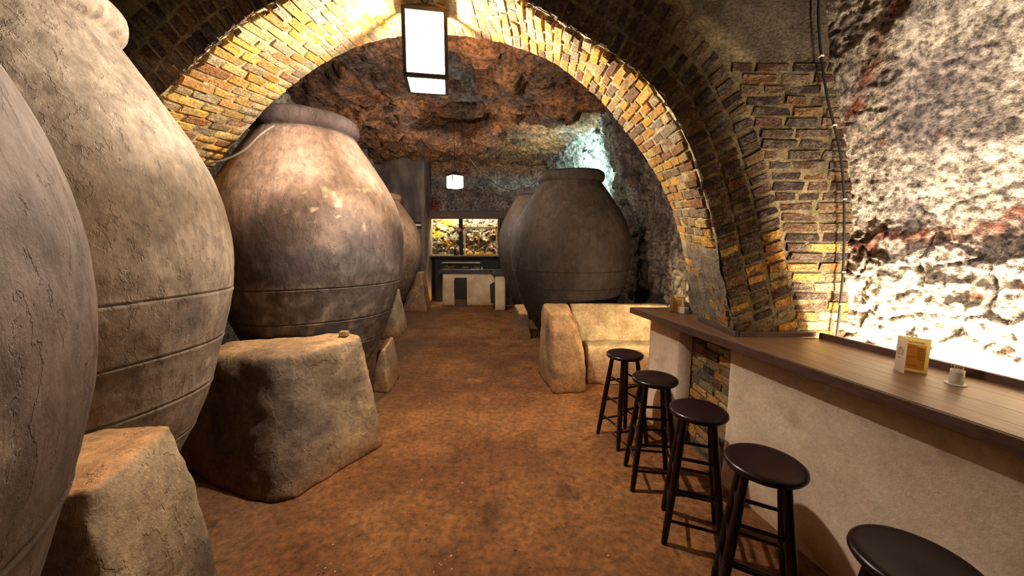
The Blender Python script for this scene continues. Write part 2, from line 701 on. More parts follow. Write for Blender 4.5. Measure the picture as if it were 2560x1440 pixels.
ys = axis_fine(-2.7, 2.62, 1.25, 2.62, 0.0075, 0.035)
zs = axis_fine(0.0, 3.75, 0.98, 3.3, 0.0095, 0.05)
Y, Z = np.meshgrid(ys, zs, indexing='ij')
P0 = np.stack([wall_x(Y, Z), Y, Z], -1)
nrm = np.zeros_like(P0)
nrm[..., 0] = -1
ch = sstep(1.95, 1.6, Z) * 0.86 + 0.14
q0 = P0.reshape(-1, 3)
Pw, d, crack, rr = rock_displace(P0, nrm * ch[..., None], 4.2, 0.055, 1.0, seed=21)
q = Pw.reshape(-1, 3)
Pw[..., 0] += (-0.009 * fbm(q0, 9, 4, seed=31) - 0.007 * fbm(q0, 26, 3, seed=33)).reshape(Y.shape)
cc = mix(lin(196, 180, 162), lin(222, 206, 186), sstep(-.3, .3, fbm(q0, 3.0, 4, seed=22)))
cc = mix(cc, lin(150, 134, 130), sstep(.0, .45, fbm(q0, 2.1, 4, seed=23)) * .7)
cc = mix(cc, lin(228, 214, 190), sstep(1.75, 1.25, q0[:, 2]) * .8)
# grey-black weathered patches of the upper rock
dk = sstep(.02, .40, fbm(q0, 3.2, 5, seed=24)) * sstep(1.45, 1.9, q0[:, 2])
cc = mix(cc, lin(98, 86, 88), dk * .7)
blob = np.linalg.norm((q0 - [2.3, 1.95, 2.35]) * [0, 1.6, 1.3], axis=1)
cc = mix(cc, lin(92, 80, 82), sstep(.55, .1, blob + .25 * fbm(q0, 5, 4, seed=25)) * .75)
# rust veins: a diagonal one high up, a band where smooth rock meets broken rock
v1 = polydist(q0 * [0, 1, 1], [(0, 2.36, 2.38), (0, 2.24, 2.55), (0, 2.12, 2.78), (0, 2.0, 2.98), (0, 1.9, 3.1)])
v2 = polydist(q0 * [0, 1, 1], [(0, 2.33, 1.62), (0, 2.22, 1.72), (0, 2.05, 1.71), (0, 1.86, 1.74), (0, 1.6, 1.83), (0, 1.4, 1.86)])
wob = fbm(q0, 9, 4, seed=26)
rust = np.maximum(sstep(.055, .01, v1 + .05 * wob), sstep(.07, .015, v2 + .08 * wob))
rust = np.maximum(rust, sstep(.42, .58, fbm(q0, 6, 4, seed=27)))
low = sstep(1.7, 1.5, q0[:, 2])
rust = np.maximum(rust, sstep(.22, .34, fbm(q0 * [1, 1, 1.6], 4.5, 3, seed=28)) * low * .9)
cc = mix(cc, mix(lin(152, 78, 42), lin(104, 52, 40), sstep(-.2, .3, fbm(q0, 14, 3, seed=29))), rust * (.45 + .5 * sstep(-.3, .3, fbm(q0, 11, 3, seed=30))))
cc = mix(cc, lin(70, 56, 48), (1 - crack) * .55 * ch.ravel())
struct(grid_mesh('wall_right', Pw, M['rock'], None, cc))

# ---- far right wall: dark rock behind the right-hand jars, leaning into the roof
ys = axis_fine(3.0, 10.9, 3.0, 7.6, 0.03, 0.05)
ss = np.linspace(0, 1, 150)
Y, S = np.meshgrid(ys, ss, indexing='ij')
bx = np.interp(Y, [3.0, 4.0, 4.6, 5.2, 5.7, 6.3, 7.0, 8.0, 9.0, 10.9], [1.98, 2.02, 2.08, 2.14, 2.05, 2.15, 1.95, 1.75, 1.5, 1.0])
tx = np.interp(Y, [3.0, 5.0, 6.1, 7.6, 10.2, 10.9], [1.75, 1.6, 1.47, 1.2, 0.9, 0.8])
P0 = np.stack([bx + (tx - bx) * sstep(0.38, 1.0, S) , Y, S * 4.05], -1)
nrm = grid_normals(P0)
nrm *= np.where(nrm[..., :1] > 0, -1, 1)
Pw, d, crack, rr = rock_displace(P0, nrm, 2.6, 0.13, 1.0, seed=41)
q0 = P0.reshape(-1, 3)
cc = mix(lin(112, 98, 88), lin(78, 66, 62), sstep(-.3, .3, fbm(q0, 1.6, 4, seed=42)))
cc = mix(cc, lin(186, 170, 142), sstep(1.7, 1.0, q0[:, 2]) * sstep(5.2, 4.6, q0[:, 1]) * .85)
cc = mix(cc, lin(128, 72, 46), sstep(.3, .5, fbm(q0, 2.2, 4, seed=43)) * .8)
pale = sstep(5.7, 6.2, q0[:, 1]) * sstep(2.0, 2.5, q0[:, 2])
cc = mix(cc, lin(170, 172, 164), pale * (.55 + .35 * fbm(q0, 3, 4, seed=44)).clip(0, 1))
cc = mix(cc, lin(48, 42, 42), (1 - crack) * .6)
struct(grid_mesh('wall_right_far', Pw, M['rock_far'], None, cc))

# ---- left wall, behind the jars, along the whole cave
ys = np.arange(-2.7, 10.9, 0.055)
ss = np.linspace(0, 1, 80)
Y, S = np.meshgrid(ys, ss, indexing='ij')
bx = np.interp(Y, [-2.7, 2.0, 4.0, 6.0, 8.0, 11], [-3.7, -3.6, -3.6, -3.8, -4.15, -4.2])
tx = np.interp(Y, [-2.7, 3.0, 5.5, 9.1, 11], [-3.3, -3.3, -3.2, -3.4, -3.5])
P0 = np.stack([bx + (tx - bx) * sstep(0.4, 1.0, S), Y, S * 4.05], -1)
nrm = grid_normals(P0)
nrm *= np.where(nrm[..., :1] < 0, -1, 1)
Pw, d, crack, rr = rock_displace(P0, nrm, 2.2, 0.07, .8, seed=51)
q0 = P0.reshape(-1, 3)
cc = mix(lin(176, 168, 150), lin(132, 122, 108), sstep(-.3, .3, fbm(q0, 1.5, 4, seed=52)))
cc = mix(cc, lin(70, 62, 58), (1 - crack) * .5)
struct(grid_mesh('wall_left', Pw, M['rock_far'], None, cc))

# ---- roof of the far chamber: red-brown ragged rock
xs = np.linspace(-4.0, 2.2, 150)
ys = np.linspace(2.9, 10.7, 190)
X, Y = np.meshgrid(xs, ys, indexing='ij')
P0 = np.stack([X, Y, 3.86 - 0.02 * (X + 1) ** 2], -1)
nrm = np.zeros_like(P0)
nrm[..., 2] = -1
Pw, d, crack, rr = rock_displace(P0 * [1, 1, 1], nrm, 1.35, 0.22, 1.0, seed=61)
Pw[..., 2] = np.maximum(Pw[..., 2], 3.50)
q0 = P0.reshape(-1, 3)
cc = mix(lin(148, 102, 68), lin(104, 80, 64), sstep(-.25, .25, fbm(q0, 1.1, 4, seed=62)))
cc = mix(cc, lin(80, 82, 82), sstep(.05, .35, fbm(q0 * [1, .6, 1], 1.4, 5, seed=63)) * .8 * sstep(7.6, 6.0, q0[:, 1]))
cc = mix(cc, lin(176, 112, 66), sstep(.1, .45, fbm(q0, 2.2, 4, seed=64)) * .8)
cc = mix(cc, lin(178, 128, 84), sstep(7.6, 9.2, q0[:, 1]) * sstep(.0, .4, fbm(q0, 2.5, 4, seed=65)) * .7)
cc = mix(cc, lin(70, 54, 46), (1 - crack) * .5)
struct(grid_mesh('ceiling', Pw, M['rock_far'], None, cc))

# ---- near roof and rear wall (behind the camera)
xs = np.linspace(-4.0, 3.3, 60)
ys = np.linspace(-2.8, 2.5, 50)
X, Y = np.meshgrid(xs, ys, indexing='ij')
P0 = np.stack([X, Y, 3.62 - 0.03 * (X + .3) ** 2], -1)
Pw, d, crack, rr = rock_displace(P0, np.zeros_like(P0) + [0, 0, -1], 1.6, 0.05, .8, seed=71)
cc = mix(lin(82, 68, 58), lin(58, 48, 44), sstep(-.3, .3, fbm(P0.reshape(-1, 3), 1.5, 4, seed=72)))
struct(grid_mesh('ceiling_near', Pw, M['rock_far'], None, cc))
xs = np.linspace(-4.0, 3.5, 70)
zs = np.linspace(0, 3.7, 40)
X, Z = np.meshgrid(xs, zs, indexing='ij')
P0 = np.stack([X, 0 * X - 2.6, Z], -1)
Pw, d, crack, rr = rock_displace(P0, np.zeros_like(P0) + [0, 1, 0], 1.8, 0.06, .8, seed=73)
cc = mix(lin(88, 76, 66), lin(62, 52, 48), sstep(-.3, .3, fbm(P0.reshape(-1, 3), 1.5, 4, seed=74)))
struct(grid_mesh('wall_rear', Pw, M['rock_far'], None, cc))

# ---- back wall over the far bar, and the plaster pier beside it
xs = np.linspace(-2.5, 1.5, 130)
zs = np.linspace(2.52, 4.1, 60)
X, Z = np.meshgrid(xs, zs, indexing='ij')
P0 = np.stack([X, 0 * X + 10.45, Z], -1)
Pw, d, crack, rr = rock_displace(P0, np.zeros_like(P0) + [0, -1, 0], 2.4, 0.05, .7, seed=81)
q0 = P0.reshape(-1, 3)
cc = mix(lin(156, 140, 128), lin(116, 102, 100), sstep(-.3, .3, fbm(q0, 1.6, 5, seed=82)))
cc = mix(cc, lin(120, 62, 50), sstep(.05, .3, fbm(q0, 2.0, 4, seed=83)) * sstep(3.1, 2.8, q0[:, 2]) * sstep(-1.2, -1.6, q0[:, 0]))
cc = mix(cc, lin(142, 92, 58), sstep(3.35, 3.7, q0[:, 2] + .15 * fbm(q0, 3, 3, seed=84)) * .8)
struct(grid_mesh('wall_back', Pw, M['rock_far'], None, cc))
xs = np.linspace(-0.36, 1.5, 40)
zs = np.linspace(0, 2.5, 50)
X, Z = np.meshgrid(xs, zs, indexing='ij')
P0 = np.stack([X, 0 * X + 10.46, Z], -1)
Pw, d, crack, rr = rock_displace(P0, np.zeros_like(P0) + [0, -1, 0], 2.4, 0.04, .7, seed=85)
cc = mix(lin(112, 98, 90), lin(80, 70, 70), sstep(-.3, .3, fbm(P0.reshape(-1, 3), 1.6, 5, seed=86)))
struct(grid_mesh('wall_back_right', Pw, M['rock_far'], None, cc))


def pillar_mesh(name, corners_bottom, corners_top, z0, z1, mat, colf, voxel=0.03, amp=0.012, seed=0, sm=4, mids=()):
    bm = bmesh.new()
    vb = [bm.verts.new((x, y, z0)) for x, y in corners_bottom]
    vt = [bm.verts.new((p[0], p[1], p[2] if len(p) > 2 else z1)) for p in corners_top]
    n = len(vb)
    bm.faces.new(vb[::-1])
    bm.faces.new(vt)
    rings = [vb] + [[bm.verts.new(p) for p in ring] for ring in mids] + [vt]
    for ra, rb in zip(rings[:-1], rings[1:]):
        for i in range(n):
            bm.faces.new((ra[i], ra[(i + 1) % n], rb[(i + 1) % n], rb[i]))
    bmesh.ops.triangulate(bm, faces=[f for f in bm.faces if len(f.verts) > 3])
    me = remeshed(bm, voxel, sm)
    co, no = get_co(me), get_no(me)
    dd = fbm(co, 2.2, 3, seed=seed) * 1.5 + fbm(co, 8, 4, seed=seed + 1) * .8
    col = colf(co, no)
    set_co(me, co + no * (dd * amp)[:, None])
    set_col(me, col)
    me.name = name
    return link(name, me, mat, None, True)


def plaster_col(co, no):
    c = mix(lin(120, 106, 94), lin(82, 72, 70), sstep(-.25, .3, fbm(co * [1, 1, .45], 2.6, 4, seed=91)))
    c = mix(c, lin(58, 52, 54), sstep(.1, .4, fbm(co * [1, 1, .3], 4, 4, seed=92)) * .7)
    return mix(c, lin(170, 124, 78), sstep(.7, .1, co[:, 2]) * .7)


struct(pillar_mesh('wall_back_pier', [(-4.2, 9.55), (-2.30, 9.55), (-2.34, 10.7), (-4.2, 10.7)],
                   [(-4.2, 9.6), (-2.22, 9.6), (-2.22, 10.7), (-4.2, 10.7)], 0, 4.1, M['plaster'], plaster_col, 0.04, 0.012, 93))

# ================================================================== THE BRICK ARCH
YF, YB = 2.38, 3.2
FRONT = catmull([(-3.05, 0), (-3.05, .6), (-3.02, 1.2), (-2.93, 1.7), (-2.72, 2.06), (-2.46, 2.33), (-2.14, 2.58), (-1.80, 2.86), (-1.45, 3.08),
                 (-1.05, 3.24), (-.7, 3.30), (-.35, 3.27), (0, 3.14), (.29, 2.985), (.57, 2.83), (.906, 2.57), (1.098, 2.278), (1.2, 2.02),
                 (1.29, 1.76), (1.40, 1.34), (1.475, 1.06), (1.50, .5), (1.52, 0)], 400)
BACK = catmull([(-3.1, 0), (-3.1, .6), (-3.07, 1.2), (-2.97, 1.72), (-2.74, 2.1), (-2.46, 2.38), (-2.18, 2.66), (-1.85, 2.94), (-1.46, 3.18),
                (-1.1, 3.31), (-.72, 3.355), (-.33, 3.335), (.09, 3.25), (.47, 3.06), (.72, 2.86), (.98, 2.57), (1.2, 2.29), (1.35, 2.03),
                (1.44, 1.77), (1.52, 1.5), (1.58, 1.12), (1.62, .5), (1.64, 0)], 400)


def outward(prof):
    t = np.gradient(prof, axis=0)
    n = np.stack([-t[:, 1], t[:, 0]], -1)
    return n / np.linalg.norm(n, axis=1, keepdims=True)


OUTF, OUTB = outward(FRONT), outward(BACK)
CEN = np.array([-0.7, 1.2])


def mortar_col(q, seed):
    c = mix(lin(222, 202, 164), lin(190, 168, 134), sstep(-.3, .3, fbm(q, 3, 4, seed=seed)))
    return mix(c, lin(112, 102, 92), sstep(.1, .45, fbm(q, 5, 4, seed=seed + 1)) * .6) * [1.04, .99, .84]


# soffit surface (mortar bed of the arch underside)
tv = np.linspace(0, 1, 46)
Ps = np.zeros((400, 46, 3))
for j, t in enumerate(tv):
    xz = FRONT * (1 - t) + BACK * t
    Ps[:, j] = np.stack([xz[:, 0], np.full(400, YF + (YB - YF) * t), xz[:, 1]], -1)
q = Ps.reshape(-1, 3)
on = (OUTF[:, None, :] * (1 - tv[None, :, None]) + OUTB[:, None, :] * tv[None, :, None]).reshape(-1, 2)
lowr = sstep(1.8, 1.5, q[:, 2]) * (q[:, 0] > 0)
dd = fbm(q, 4, 4, seed=101) * .022 + fbm(q, 14, 3, seed=102) * .008 + .004
dd = np.clip(dd * .75, -.011, .006) * (1 - lowr) + lowr * (fbm(q * [1, 1, 2.2], 6, 4, seed=104) * .03 - .004)
dd = dd + .014 * np.exp(-(((q[:, 1] - YF) / .02) ** 2))
Psd = q + np.stack([on[:, 0], 0 * dd, on[:, 1]], -1) * dd[:, None]
arch = struct(grid_mesh('ceiling_arch', Psd.reshape(Ps.shape), M['mortar'], None, mix(mortar_col(q, 103), lin(150, 138, 130), lowr * .8)))


# front and back faces
def face_surface(name, prof, y, sgn, seed):
    ds = np.r_[np.linspace(.014, .8, 40), np.linspace(.9, 2.4, 12)]
    out = outward(prof)
    rad = prof - CEN
    rad /= np.linalg.norm(rad, axis=1, keepdims=True)
    P = np.zeros((len(prof), len(ds), 3))
    for j, dv in enumerate(ds):
        k = min(1, dv / .8)
        dirn = out * (1 - k) + rad * k
        xz = prof + dirn * dv
        P[:, j] = np.stack([xz[:, 0], np.full(len(prof), y), xz[:, 1].clip(0, 4.0)], -1)
    q = P.reshape(-1, 3)
    bumpy = fbm(q, 3.5, 4, seed=seed) * .008 + fbm(q, 12, 3, seed=seed + 1) * .004
    q2 = q.copy()
    q2[:, 1] += -sgn * (bumpy - .002)
    return P, q2.reshape(P.shape), q


P, P2, q = face_surface('f', FRONT, YF, 1, 111)
mc = mortar_col(q, 113) * .42  # front mortar darkened: shade of the unlit face put into its colour
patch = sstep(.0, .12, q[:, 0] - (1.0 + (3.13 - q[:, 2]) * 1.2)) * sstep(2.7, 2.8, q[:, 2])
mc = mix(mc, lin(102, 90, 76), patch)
awall = struct(grid_mesh('wall_arch', P2, M['mortar'], None, mc))
P, P2, q = face_surface('b', BACK, YB, -1, 115)
struct(grid_mesh('wall_arch_back', P2, M['mortar'], None, mortar_col(q, 117)))

# bricks: twenty-odd worn shapes shared by all
BRICKCOL = [lin(212, 158, 84), lin(222, 172, 92), lin(200, 142, 82), lin(172, 122, 84), lin(218, 166, 80), lin(150, 126, 108), lin(196, 172, 140), lin(206, 150, 84),
            lin(176, 158, 138), lin(226, 184, 108), lin(150, 106, 78), lin(208, 178, 130)]


BRICKCOL = [c * [1.04, .98, .70] for c in BRICKCOL]
SHADECOL = [lin(98, 68, 48), lin(82, 58, 44), lin(106, 74, 48), lin(72, 56, 48), lin(90, 62, 46), lin(64, 52, 46), lin(102, 78, 56), lin(84, 62, 48), lin(114, 84, 56), lin(70, 52, 44)]  # dark bricks; on the arch front they carry its shade as colour


def brick_variant(k, pal, jitter=.055):
    bm = bmesh.new()
    bmesh.ops.create_cube(bm, size=1.0)
    bmesh.ops.bevel(bm, geom=bm.edges[:], offset=.055, segments=1, affect='EDGES')
    r = random.Random(k)
    for v in bm.verts:
        v.co += Vector((r.uniform(-1, 1), r.uniform(-1, 1), r.uniform(-1, 1))) * jitter
    bmesh.ops.recalc_face_normals(bm, faces=bm.faces[:])
    me = bpy.data.meshes.new('brick')
    bm.to_mesh(me)
    bm.free()
    set_col(me, pal[k % len(pal)])
    me.materials.append(M['brick'])
    return me


BV = [brick_variant(k, BRICKCOL) for k in range(24)]
BVS = [brick_variant(k, SHADECOL) for k in range(24)]


def lay_bricks(items, parent, limit=295, name='brick', darkened=None):
    """items: (priority, centre, axes 3x3 columns = length, height, depth dirs, size). The most visible become parts, the rest one mesh."""
    items.sort(key=lambda t: t[0])
    for it in items[:limit]:
        o = bpy.data.objects.new(name, random.choice(BVS if darkened and random.random() < darkened(it[1]) else BV))
        COL.objects.link(o)
        A = it[2]
        m = Matrix.Identity(4)
        for c in range(3):
            for r in range(3):
                m[r][c] = A[r][c] * it[3][c]
        m.translation = Vector(it[1])
        o.parent = parent
        o.matrix_basis = m
    rest = items[limit:]
    if rest:
        V, Fc, Cc = [], [], []
        for it in rest:
            me = random.choice(BV)
            pal = SHADECOL if darkened and random.random() < darkened(it[1]) else BRICKCOL
            co = get_co(me)
            A = np.array(it[2]) * np.array(it[3])[None, :]
            b0 = len(V)
            V.extend((co @ A.T + np.array(it[1])).tolist())
            Fc.extend([tuple(b0 + i for i in p.vertices) for p in me.polygons])
            Cc.extend([pal[random.randrange(len(pal))]] * len(co))
        o = mesh_py(name + 's', V, Fc, M['brick'], parent, True, np.array(Cc))
        o['kind'] = 'stuff'


def seglen(prof):
    return np.r_[0, np.cumsum(np.linalg.norm(np.diff(prof, axis=0), axis=1))]


def visible_rank(c):
    """bricks in front of the photograph's viewpoint and high on the arch come first"""
    d = math.dist(c, (0, 0, EYE))
    hidden = 0
    ax = math.atan2(c[0], c[1])
    el = (c[2] - EYE) / c[1]
    if el > .74 or ax < -.86 or c[2] < 1.02:
        hidden = 5
    if c[0] < -2.0 and c[2] < 2.25:
        hidden = 5
    return d + hidden


# soffit courses
MID = (FRONT + BACK) / 2
sl = seglen(MID)
items = []
s = 0.05
row = 0
while s < sl[-1] - .05:
    x = np.interp(s, sl, np.arange(400))
    i = int(x)
    n_in = 4
    cuts = np.linspace(0, 1, n_in + 1) + ((.06 if row % 2 else -.06) * np.r_[0, np.ones(n_in - 1), 0])
    cuts[1:-1] += [random.uniform(-.03, .03) for _ in range(n_in - 1)]
    for j in range(n_in):
        t = (cuts[j] + cuts[j + 1]) / 2
        p = FRONT[i] * (1 - t) + BACK[i] * t
        o_ = OUTF[i] * (1 - t) + OUTB[i] * t
        o_ = o_ / np.linalg.norm(o_)
        tang = np.array([o_[1], -o_[0]])
        L_ = (cuts[j + 1] - cuts[j]) * (YB - YF) - random.uniform(.014, .03)
        h_ = .053 + random.uniform(-.011, .008)
        dep = .10
        proud = random.uniform(-.002, .008) + (random.uniform(0, .014) if j == 0 else 0)
        cpos = p + o_ * (dep / 2 - .003 - proud)
        ang = random.uniform(-.09, .09)
        side = np.array([p[0] * 0 + (BACK[i] - FRONT[i])[0], YB - YF, (BACK[i] - FRONT[i])[1]])
        side /= np.linalg.norm(side)
        hd = np.array([tang[0], 0, tang[1]])
        hd = hd * math.cos(ang) + side * math.sin(ang)
        nd = np.cross(side, hd)
        A = np.stack([side, hd, nd], 1)
        y = YF + (YB - YF) * t
        c = (cpos[0], y, cpos[1])
        if c[0] > 0 and c[2] < 1.75 and random.random() < .35 + .5 * (1.75 - c[2]):
            continue
        items.append((visible_rank(c), c, A, (L_, h_, dep)))
    s += .068
    row += 1
lay_bricks(items, arch)

# front face: four rings of voussoirs, then level courses towards the rock wall
items = []
slf = seglen(FRONT)
RW = .142
for ring in range(3):
    d0 = ring * RW + .004
    s = 0.03 + .02 * ring
    while s < slf[-1] - .05:
        i = int(np.interp(s, slf, np.arange(400)))
        p = FRONT[i] + OUTF[i] * (d0 + RW / 2)
        curv = 1.0
        c = (p[0], YF + .0485 - random.uniform(0, .006), p[1])
        s += .066
        if p[1] > 2.75 and p[0] > 1.0 + (3.13 - p[1]) * 1.2 - .02:
            continue
        if p[1] < .05:
            continue
        ax = np.array([OUTF[i][0], 0, OUTF[i][1]])
        ang = random.uniform(-.05, .05) + (.10 if p[0] > .3 else 0)
        tg = np.array([-OUTF[i][1], 0, OUTF[i][0]])
        ax2 = ax * math.cos(ang) + tg * math.sin(ang)
        hd = -ax * math.sin(ang) + tg * math.cos(ang)
        A = np.stack([ax2, hd, np.cross(ax2, hd)], 1)
        items.append((visible_rank(c), c, A, (RW - random.uniform(.012, .028), (.050 + random.uniform(-.010, .008)), .10)))
# level courses
z = 1.075
row = 0
while z < 2.78:
    x = 1.30 + (.1 if row % 2 else 0)
    while x < 2.22:
        L_ = random.choice([.20, .22, .15, .24])
        cx = x + L_ / 2
        k = np.argmin(np.abs(FRONT[:, 1] - z) + (FRONT[:, 0] < 0) * 9)
        dist = np.min(np.hypot(FRONT[200:, 0] - (x + .02), FRONT[200:, 1] - z))
        lim = 3 * RW
        if cx < FRONT[k, 0] or dist < lim + .004:
            x += .03
            continue
        c = (cx, YF + .0485 - random.uniform(0, .006), z)
        A = np.stack([np.array([1, 0, random.uniform(-.03, .03)]), np.array([0, 0, 1.]), np.array([0, -1., 0])], 1)
        items.append((visible_rank(c), c, A, (L_ - .02, .048 + random.uniform(-.005, .005), .10)))
        x += L_
    z += .064
    row += 1
lay_bricks(items, awall, darkened=lambda c: min(1, max(.3, (c[2] - 1.0) / .9)))  # painted shade: the share of dark bricks grows with height

# pier under the counter: brick pilaster facing the stools
bm = bmesh.new()
bm_box(bm, (1.50, 2.40, 0), (2.2, 2.96, 1.0))
pier = struct(bm_obj('wall_pier', bm, M['mortar'], None, False, lin(132, 112, 88)))
items = []
z = .03
row = 0
while z < 1.0:
    y = 2.385 - (.09 if row % 2 else 0)
    while y < 2.95:
        L_ = random.choice([.2, .17, .22])
        a, b = max(y, 2.39), min(y + L_, 2.965)
        if b - a > .05:
            A = np.stack([np.array([0, 1, random.uniform(-.06, .02)]), np.array([0, 0, 1.]), np.array([1., 0, 0])], 1)
            items.append((0, (1.545 - random.uniform(0, .008), (a + b) / 2, z + .025), A, (b - a - .018, .05 + random.uniform(-.005, .006), .1)))
        y += L_
    z += .066
    row += 1
lay_bricks(items, pier, darkened=lambda c: .45)


# ================================================================== EARTHEN BLOCKS BETWEEN THE JARS
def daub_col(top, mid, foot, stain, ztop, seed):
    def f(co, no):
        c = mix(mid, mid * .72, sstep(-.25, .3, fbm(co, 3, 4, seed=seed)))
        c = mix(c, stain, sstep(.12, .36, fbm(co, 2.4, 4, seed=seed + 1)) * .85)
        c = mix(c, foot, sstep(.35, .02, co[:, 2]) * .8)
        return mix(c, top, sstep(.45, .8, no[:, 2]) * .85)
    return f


def block(name, label, bottom, top, ztop, seed, mid=lin(178, 154, 122), topc=lin(204, 160, 112), foot=lin(152, 108, 70), stain=lin(118, 102, 90), amp=.016, voxel=.026, sm=6, group='earth-plastered blocks between the jars', extra=None, mids=()):
    base = daub_col(topc, mid, foot, stain, ztop, seed)

    def f(co, no):
        c = base(co, no)
        return extra(co, no, c) if extra else c
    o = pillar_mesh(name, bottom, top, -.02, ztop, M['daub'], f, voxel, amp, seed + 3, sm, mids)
    return tag(o, label, 'block', group)


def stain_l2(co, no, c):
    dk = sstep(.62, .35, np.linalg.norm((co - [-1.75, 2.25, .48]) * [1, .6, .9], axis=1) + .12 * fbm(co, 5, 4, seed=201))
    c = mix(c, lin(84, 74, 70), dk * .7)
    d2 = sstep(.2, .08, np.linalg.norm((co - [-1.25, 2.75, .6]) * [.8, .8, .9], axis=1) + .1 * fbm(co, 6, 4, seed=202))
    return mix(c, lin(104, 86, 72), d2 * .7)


block('plaster_block', 'large stained earth-plastered block between the second and third clay jars on the left',
      [(-1.40, 2.24), (-1.07, 2.86), (-1.12, 3.02), (-1.45, 3.22), (-2.5, 3.1), (-2.6, 2.62), (-2.1, 2.36), (-1.72, 2.20), (-1.54, 2.16)],
      [(-1.56, 2.50, .90), (-1.25, 2.90, .92), (-1.28, 3.02, .92), (-1.48, 3.14, .92), (-2.4, 3.02, .86), (-2.42, 2.70, .84), (-2.1, 2.60, .86), (-1.80, 2.50, .88), (-1.66, 2.46, .89)], .9, 205, sm=14, extra=stain_l2)


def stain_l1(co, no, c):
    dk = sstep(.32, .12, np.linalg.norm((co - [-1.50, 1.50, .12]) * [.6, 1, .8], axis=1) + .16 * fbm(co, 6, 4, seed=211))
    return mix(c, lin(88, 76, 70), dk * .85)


block('plaster_block', 'pale scratched plaster block with a flat top beside the nearest clay jar',
      [(-1.26, .98), (-1.42, 1.62), (-1.90, 1.66), (-2.1, 1.2), (-2.0, .9)],
      [(-1.36, 1.08, .885), (-1.46, 1.50, .915), (-1.76, 1.53, .90), (-1.98, 1.14, .885), (-1.95, 1.0, .88)], .9, 215,
      mid=lin(176, 152, 122), topc=lin(200, 148, 98), extra=stain_l1)
block('plaster_block', 'low narrow plaster stub at the foot of the third jar on the left',
      [(-1.60, 3.98), (-1.38, 3.92), (-1.42, 4.5), (-1.62, 4.52)], [(-1.54, 4.04, .47), (-1.43, 4.02, .50), (-1.47, 4.45, .54), (-1.57, 4.47, .5)], .55, 225, mid=lin(140, 116, 90))
block('plaster_block', 'pale plaster buttress between the third and the farthest jar on the left',
      [(-2.5, 6.1), (-2.0, 6.4), (-2.08, 7.2), (-2.6, 7.2)], [(-2.45, 6.4, .78), (-2.16, 6.6, .8), (-2.2, 7.1, .8), (-2.55, 7.1, .78)], .78, 235)
block('plaster_block', 'plaster buttress beyond the farthest left jar at the foot of the grey pier',
      [(-2.75, 8.95), (-2.08, 8.8), (-2.12, 9.5), (-2.8, 9.5)], [(-2.6, 9.1, .92), (-2.22, 9.0, .95), (-2.25, 9.45, .95), (-2.65, 9.45, .95)], .92, 245,
      mid=lin(170, 132, 92))
block('plaster_block', 'rounded tan plaster buttress in front of the big dark jar on the right',
      [(.45, 3.91), (.84, 3.96), (.86, 4.20), (.86, 4.62), (.33, 4.62)], [(.43, 4.10, .90), (.62, 4.14, .88), (.68, 4.24, .89), (.70, 4.58, .93), (.38, 4.58, .93)], .9, 255,
      mid=lin(164, 128, 90), stain=lin(112, 88, 68), sm=12,
      mids=[[(.44, 3.95, .45), (.82, 4.0, .45), (.85, 4.22, .45), (.85, 4.62, .45), (.35, 4.62, .45)], [(.44, 4.0, .70), (.74, 4.04, .68), (.79, 4.22, .70), (.80, 4.60, .72), (.36, 4.60, .72)]])
block('plaster_block', 'low plaster kerb between the two dark jars on the right',
      [(.05, 6.25), (.35, 6.25), (.30, 7.1), (-.02, 7.1)], [(.12, 6.5, .42), (.30, 6.5, .44), (.26, 7.05, .5), (.05, 7.05, .5)], .48, 265,
      mid=lin(112, 86, 64))
tag(box('tile_fragment', (-1.405, 2.895, .925), (-1.34, 2.95, .965), M['daub'], None, .006, 2, lin(170, 140, 108)),
    'small squared stone chip lying on the large block by the third jar', 'stone')

# bench built against the rock between buttress and counter
bench = thing('masonry_bench', 'cream plastered masonry bench between the rounded buttress and the counter', 'bench', (0, 0, 0))


def bench_col(co, no):
    c = mix(lin(186, 164, 124), lin(160, 136, 102), sstep(-.3, .3, fbm(co, 3, 4, seed=271)))
    c = mix(c, lin(140, 104, 70), sstep(.5, .2, co[:, 2]) * .7)
    return mix(c, lin(110, 86, 66), sstep(.15, .4, fbm(co, 4, 4, seed=272)) * .5 * sstep(.55, .4, co[:, 2]))


o = pillar_mesh('back', [(.88, 4.50), (1.96, 4.50), (1.96, 4.72), (.88, 4.72)], [(.74, 4.66), (1.96, 4.52), (1.96, 4.70), (.74, 4.70)], 0, .905, M['daub'], bench_col, .03, .006, 273, 3)
o.parent = bench
o = pillar_mesh('seat', [(.89, 4.18), (1.94, 4.12), (1.94, 4.55), (.89, 4.55)], [(.89, 4.25), (1.94, 4.22), (1.94, 4.55), (.89, 4.55)], 0, .46, M['daub'], bench_col, .03, .010, 275, 5)
o.parent = bench

# ================================================================== CLAY JARS
KN = np.array([0, .12, .25, .38, .5, .62, .74, .86, .95])
PR = np.array([.261, .473, .687, .825, .913, .921, .835, .633, .46])


def prof_r(z):
    m = np.gradient(PR, KN)
    i = np.clip(np.searchsorted(KN, z) - 1, 0, len(KN) - 2)
    h = KN[i + 1] - KN[i]
    t = (z - KN[i]) / h
    return (2 * t**3 - 3 * t * t + 1) * PR[i] + (t**3 - 2 * t * t + t) * h * m[i] + (-2 * t**3 + 3 * t * t) * PR[i + 1] + (t**3 - t * t) * h * m[i + 1]


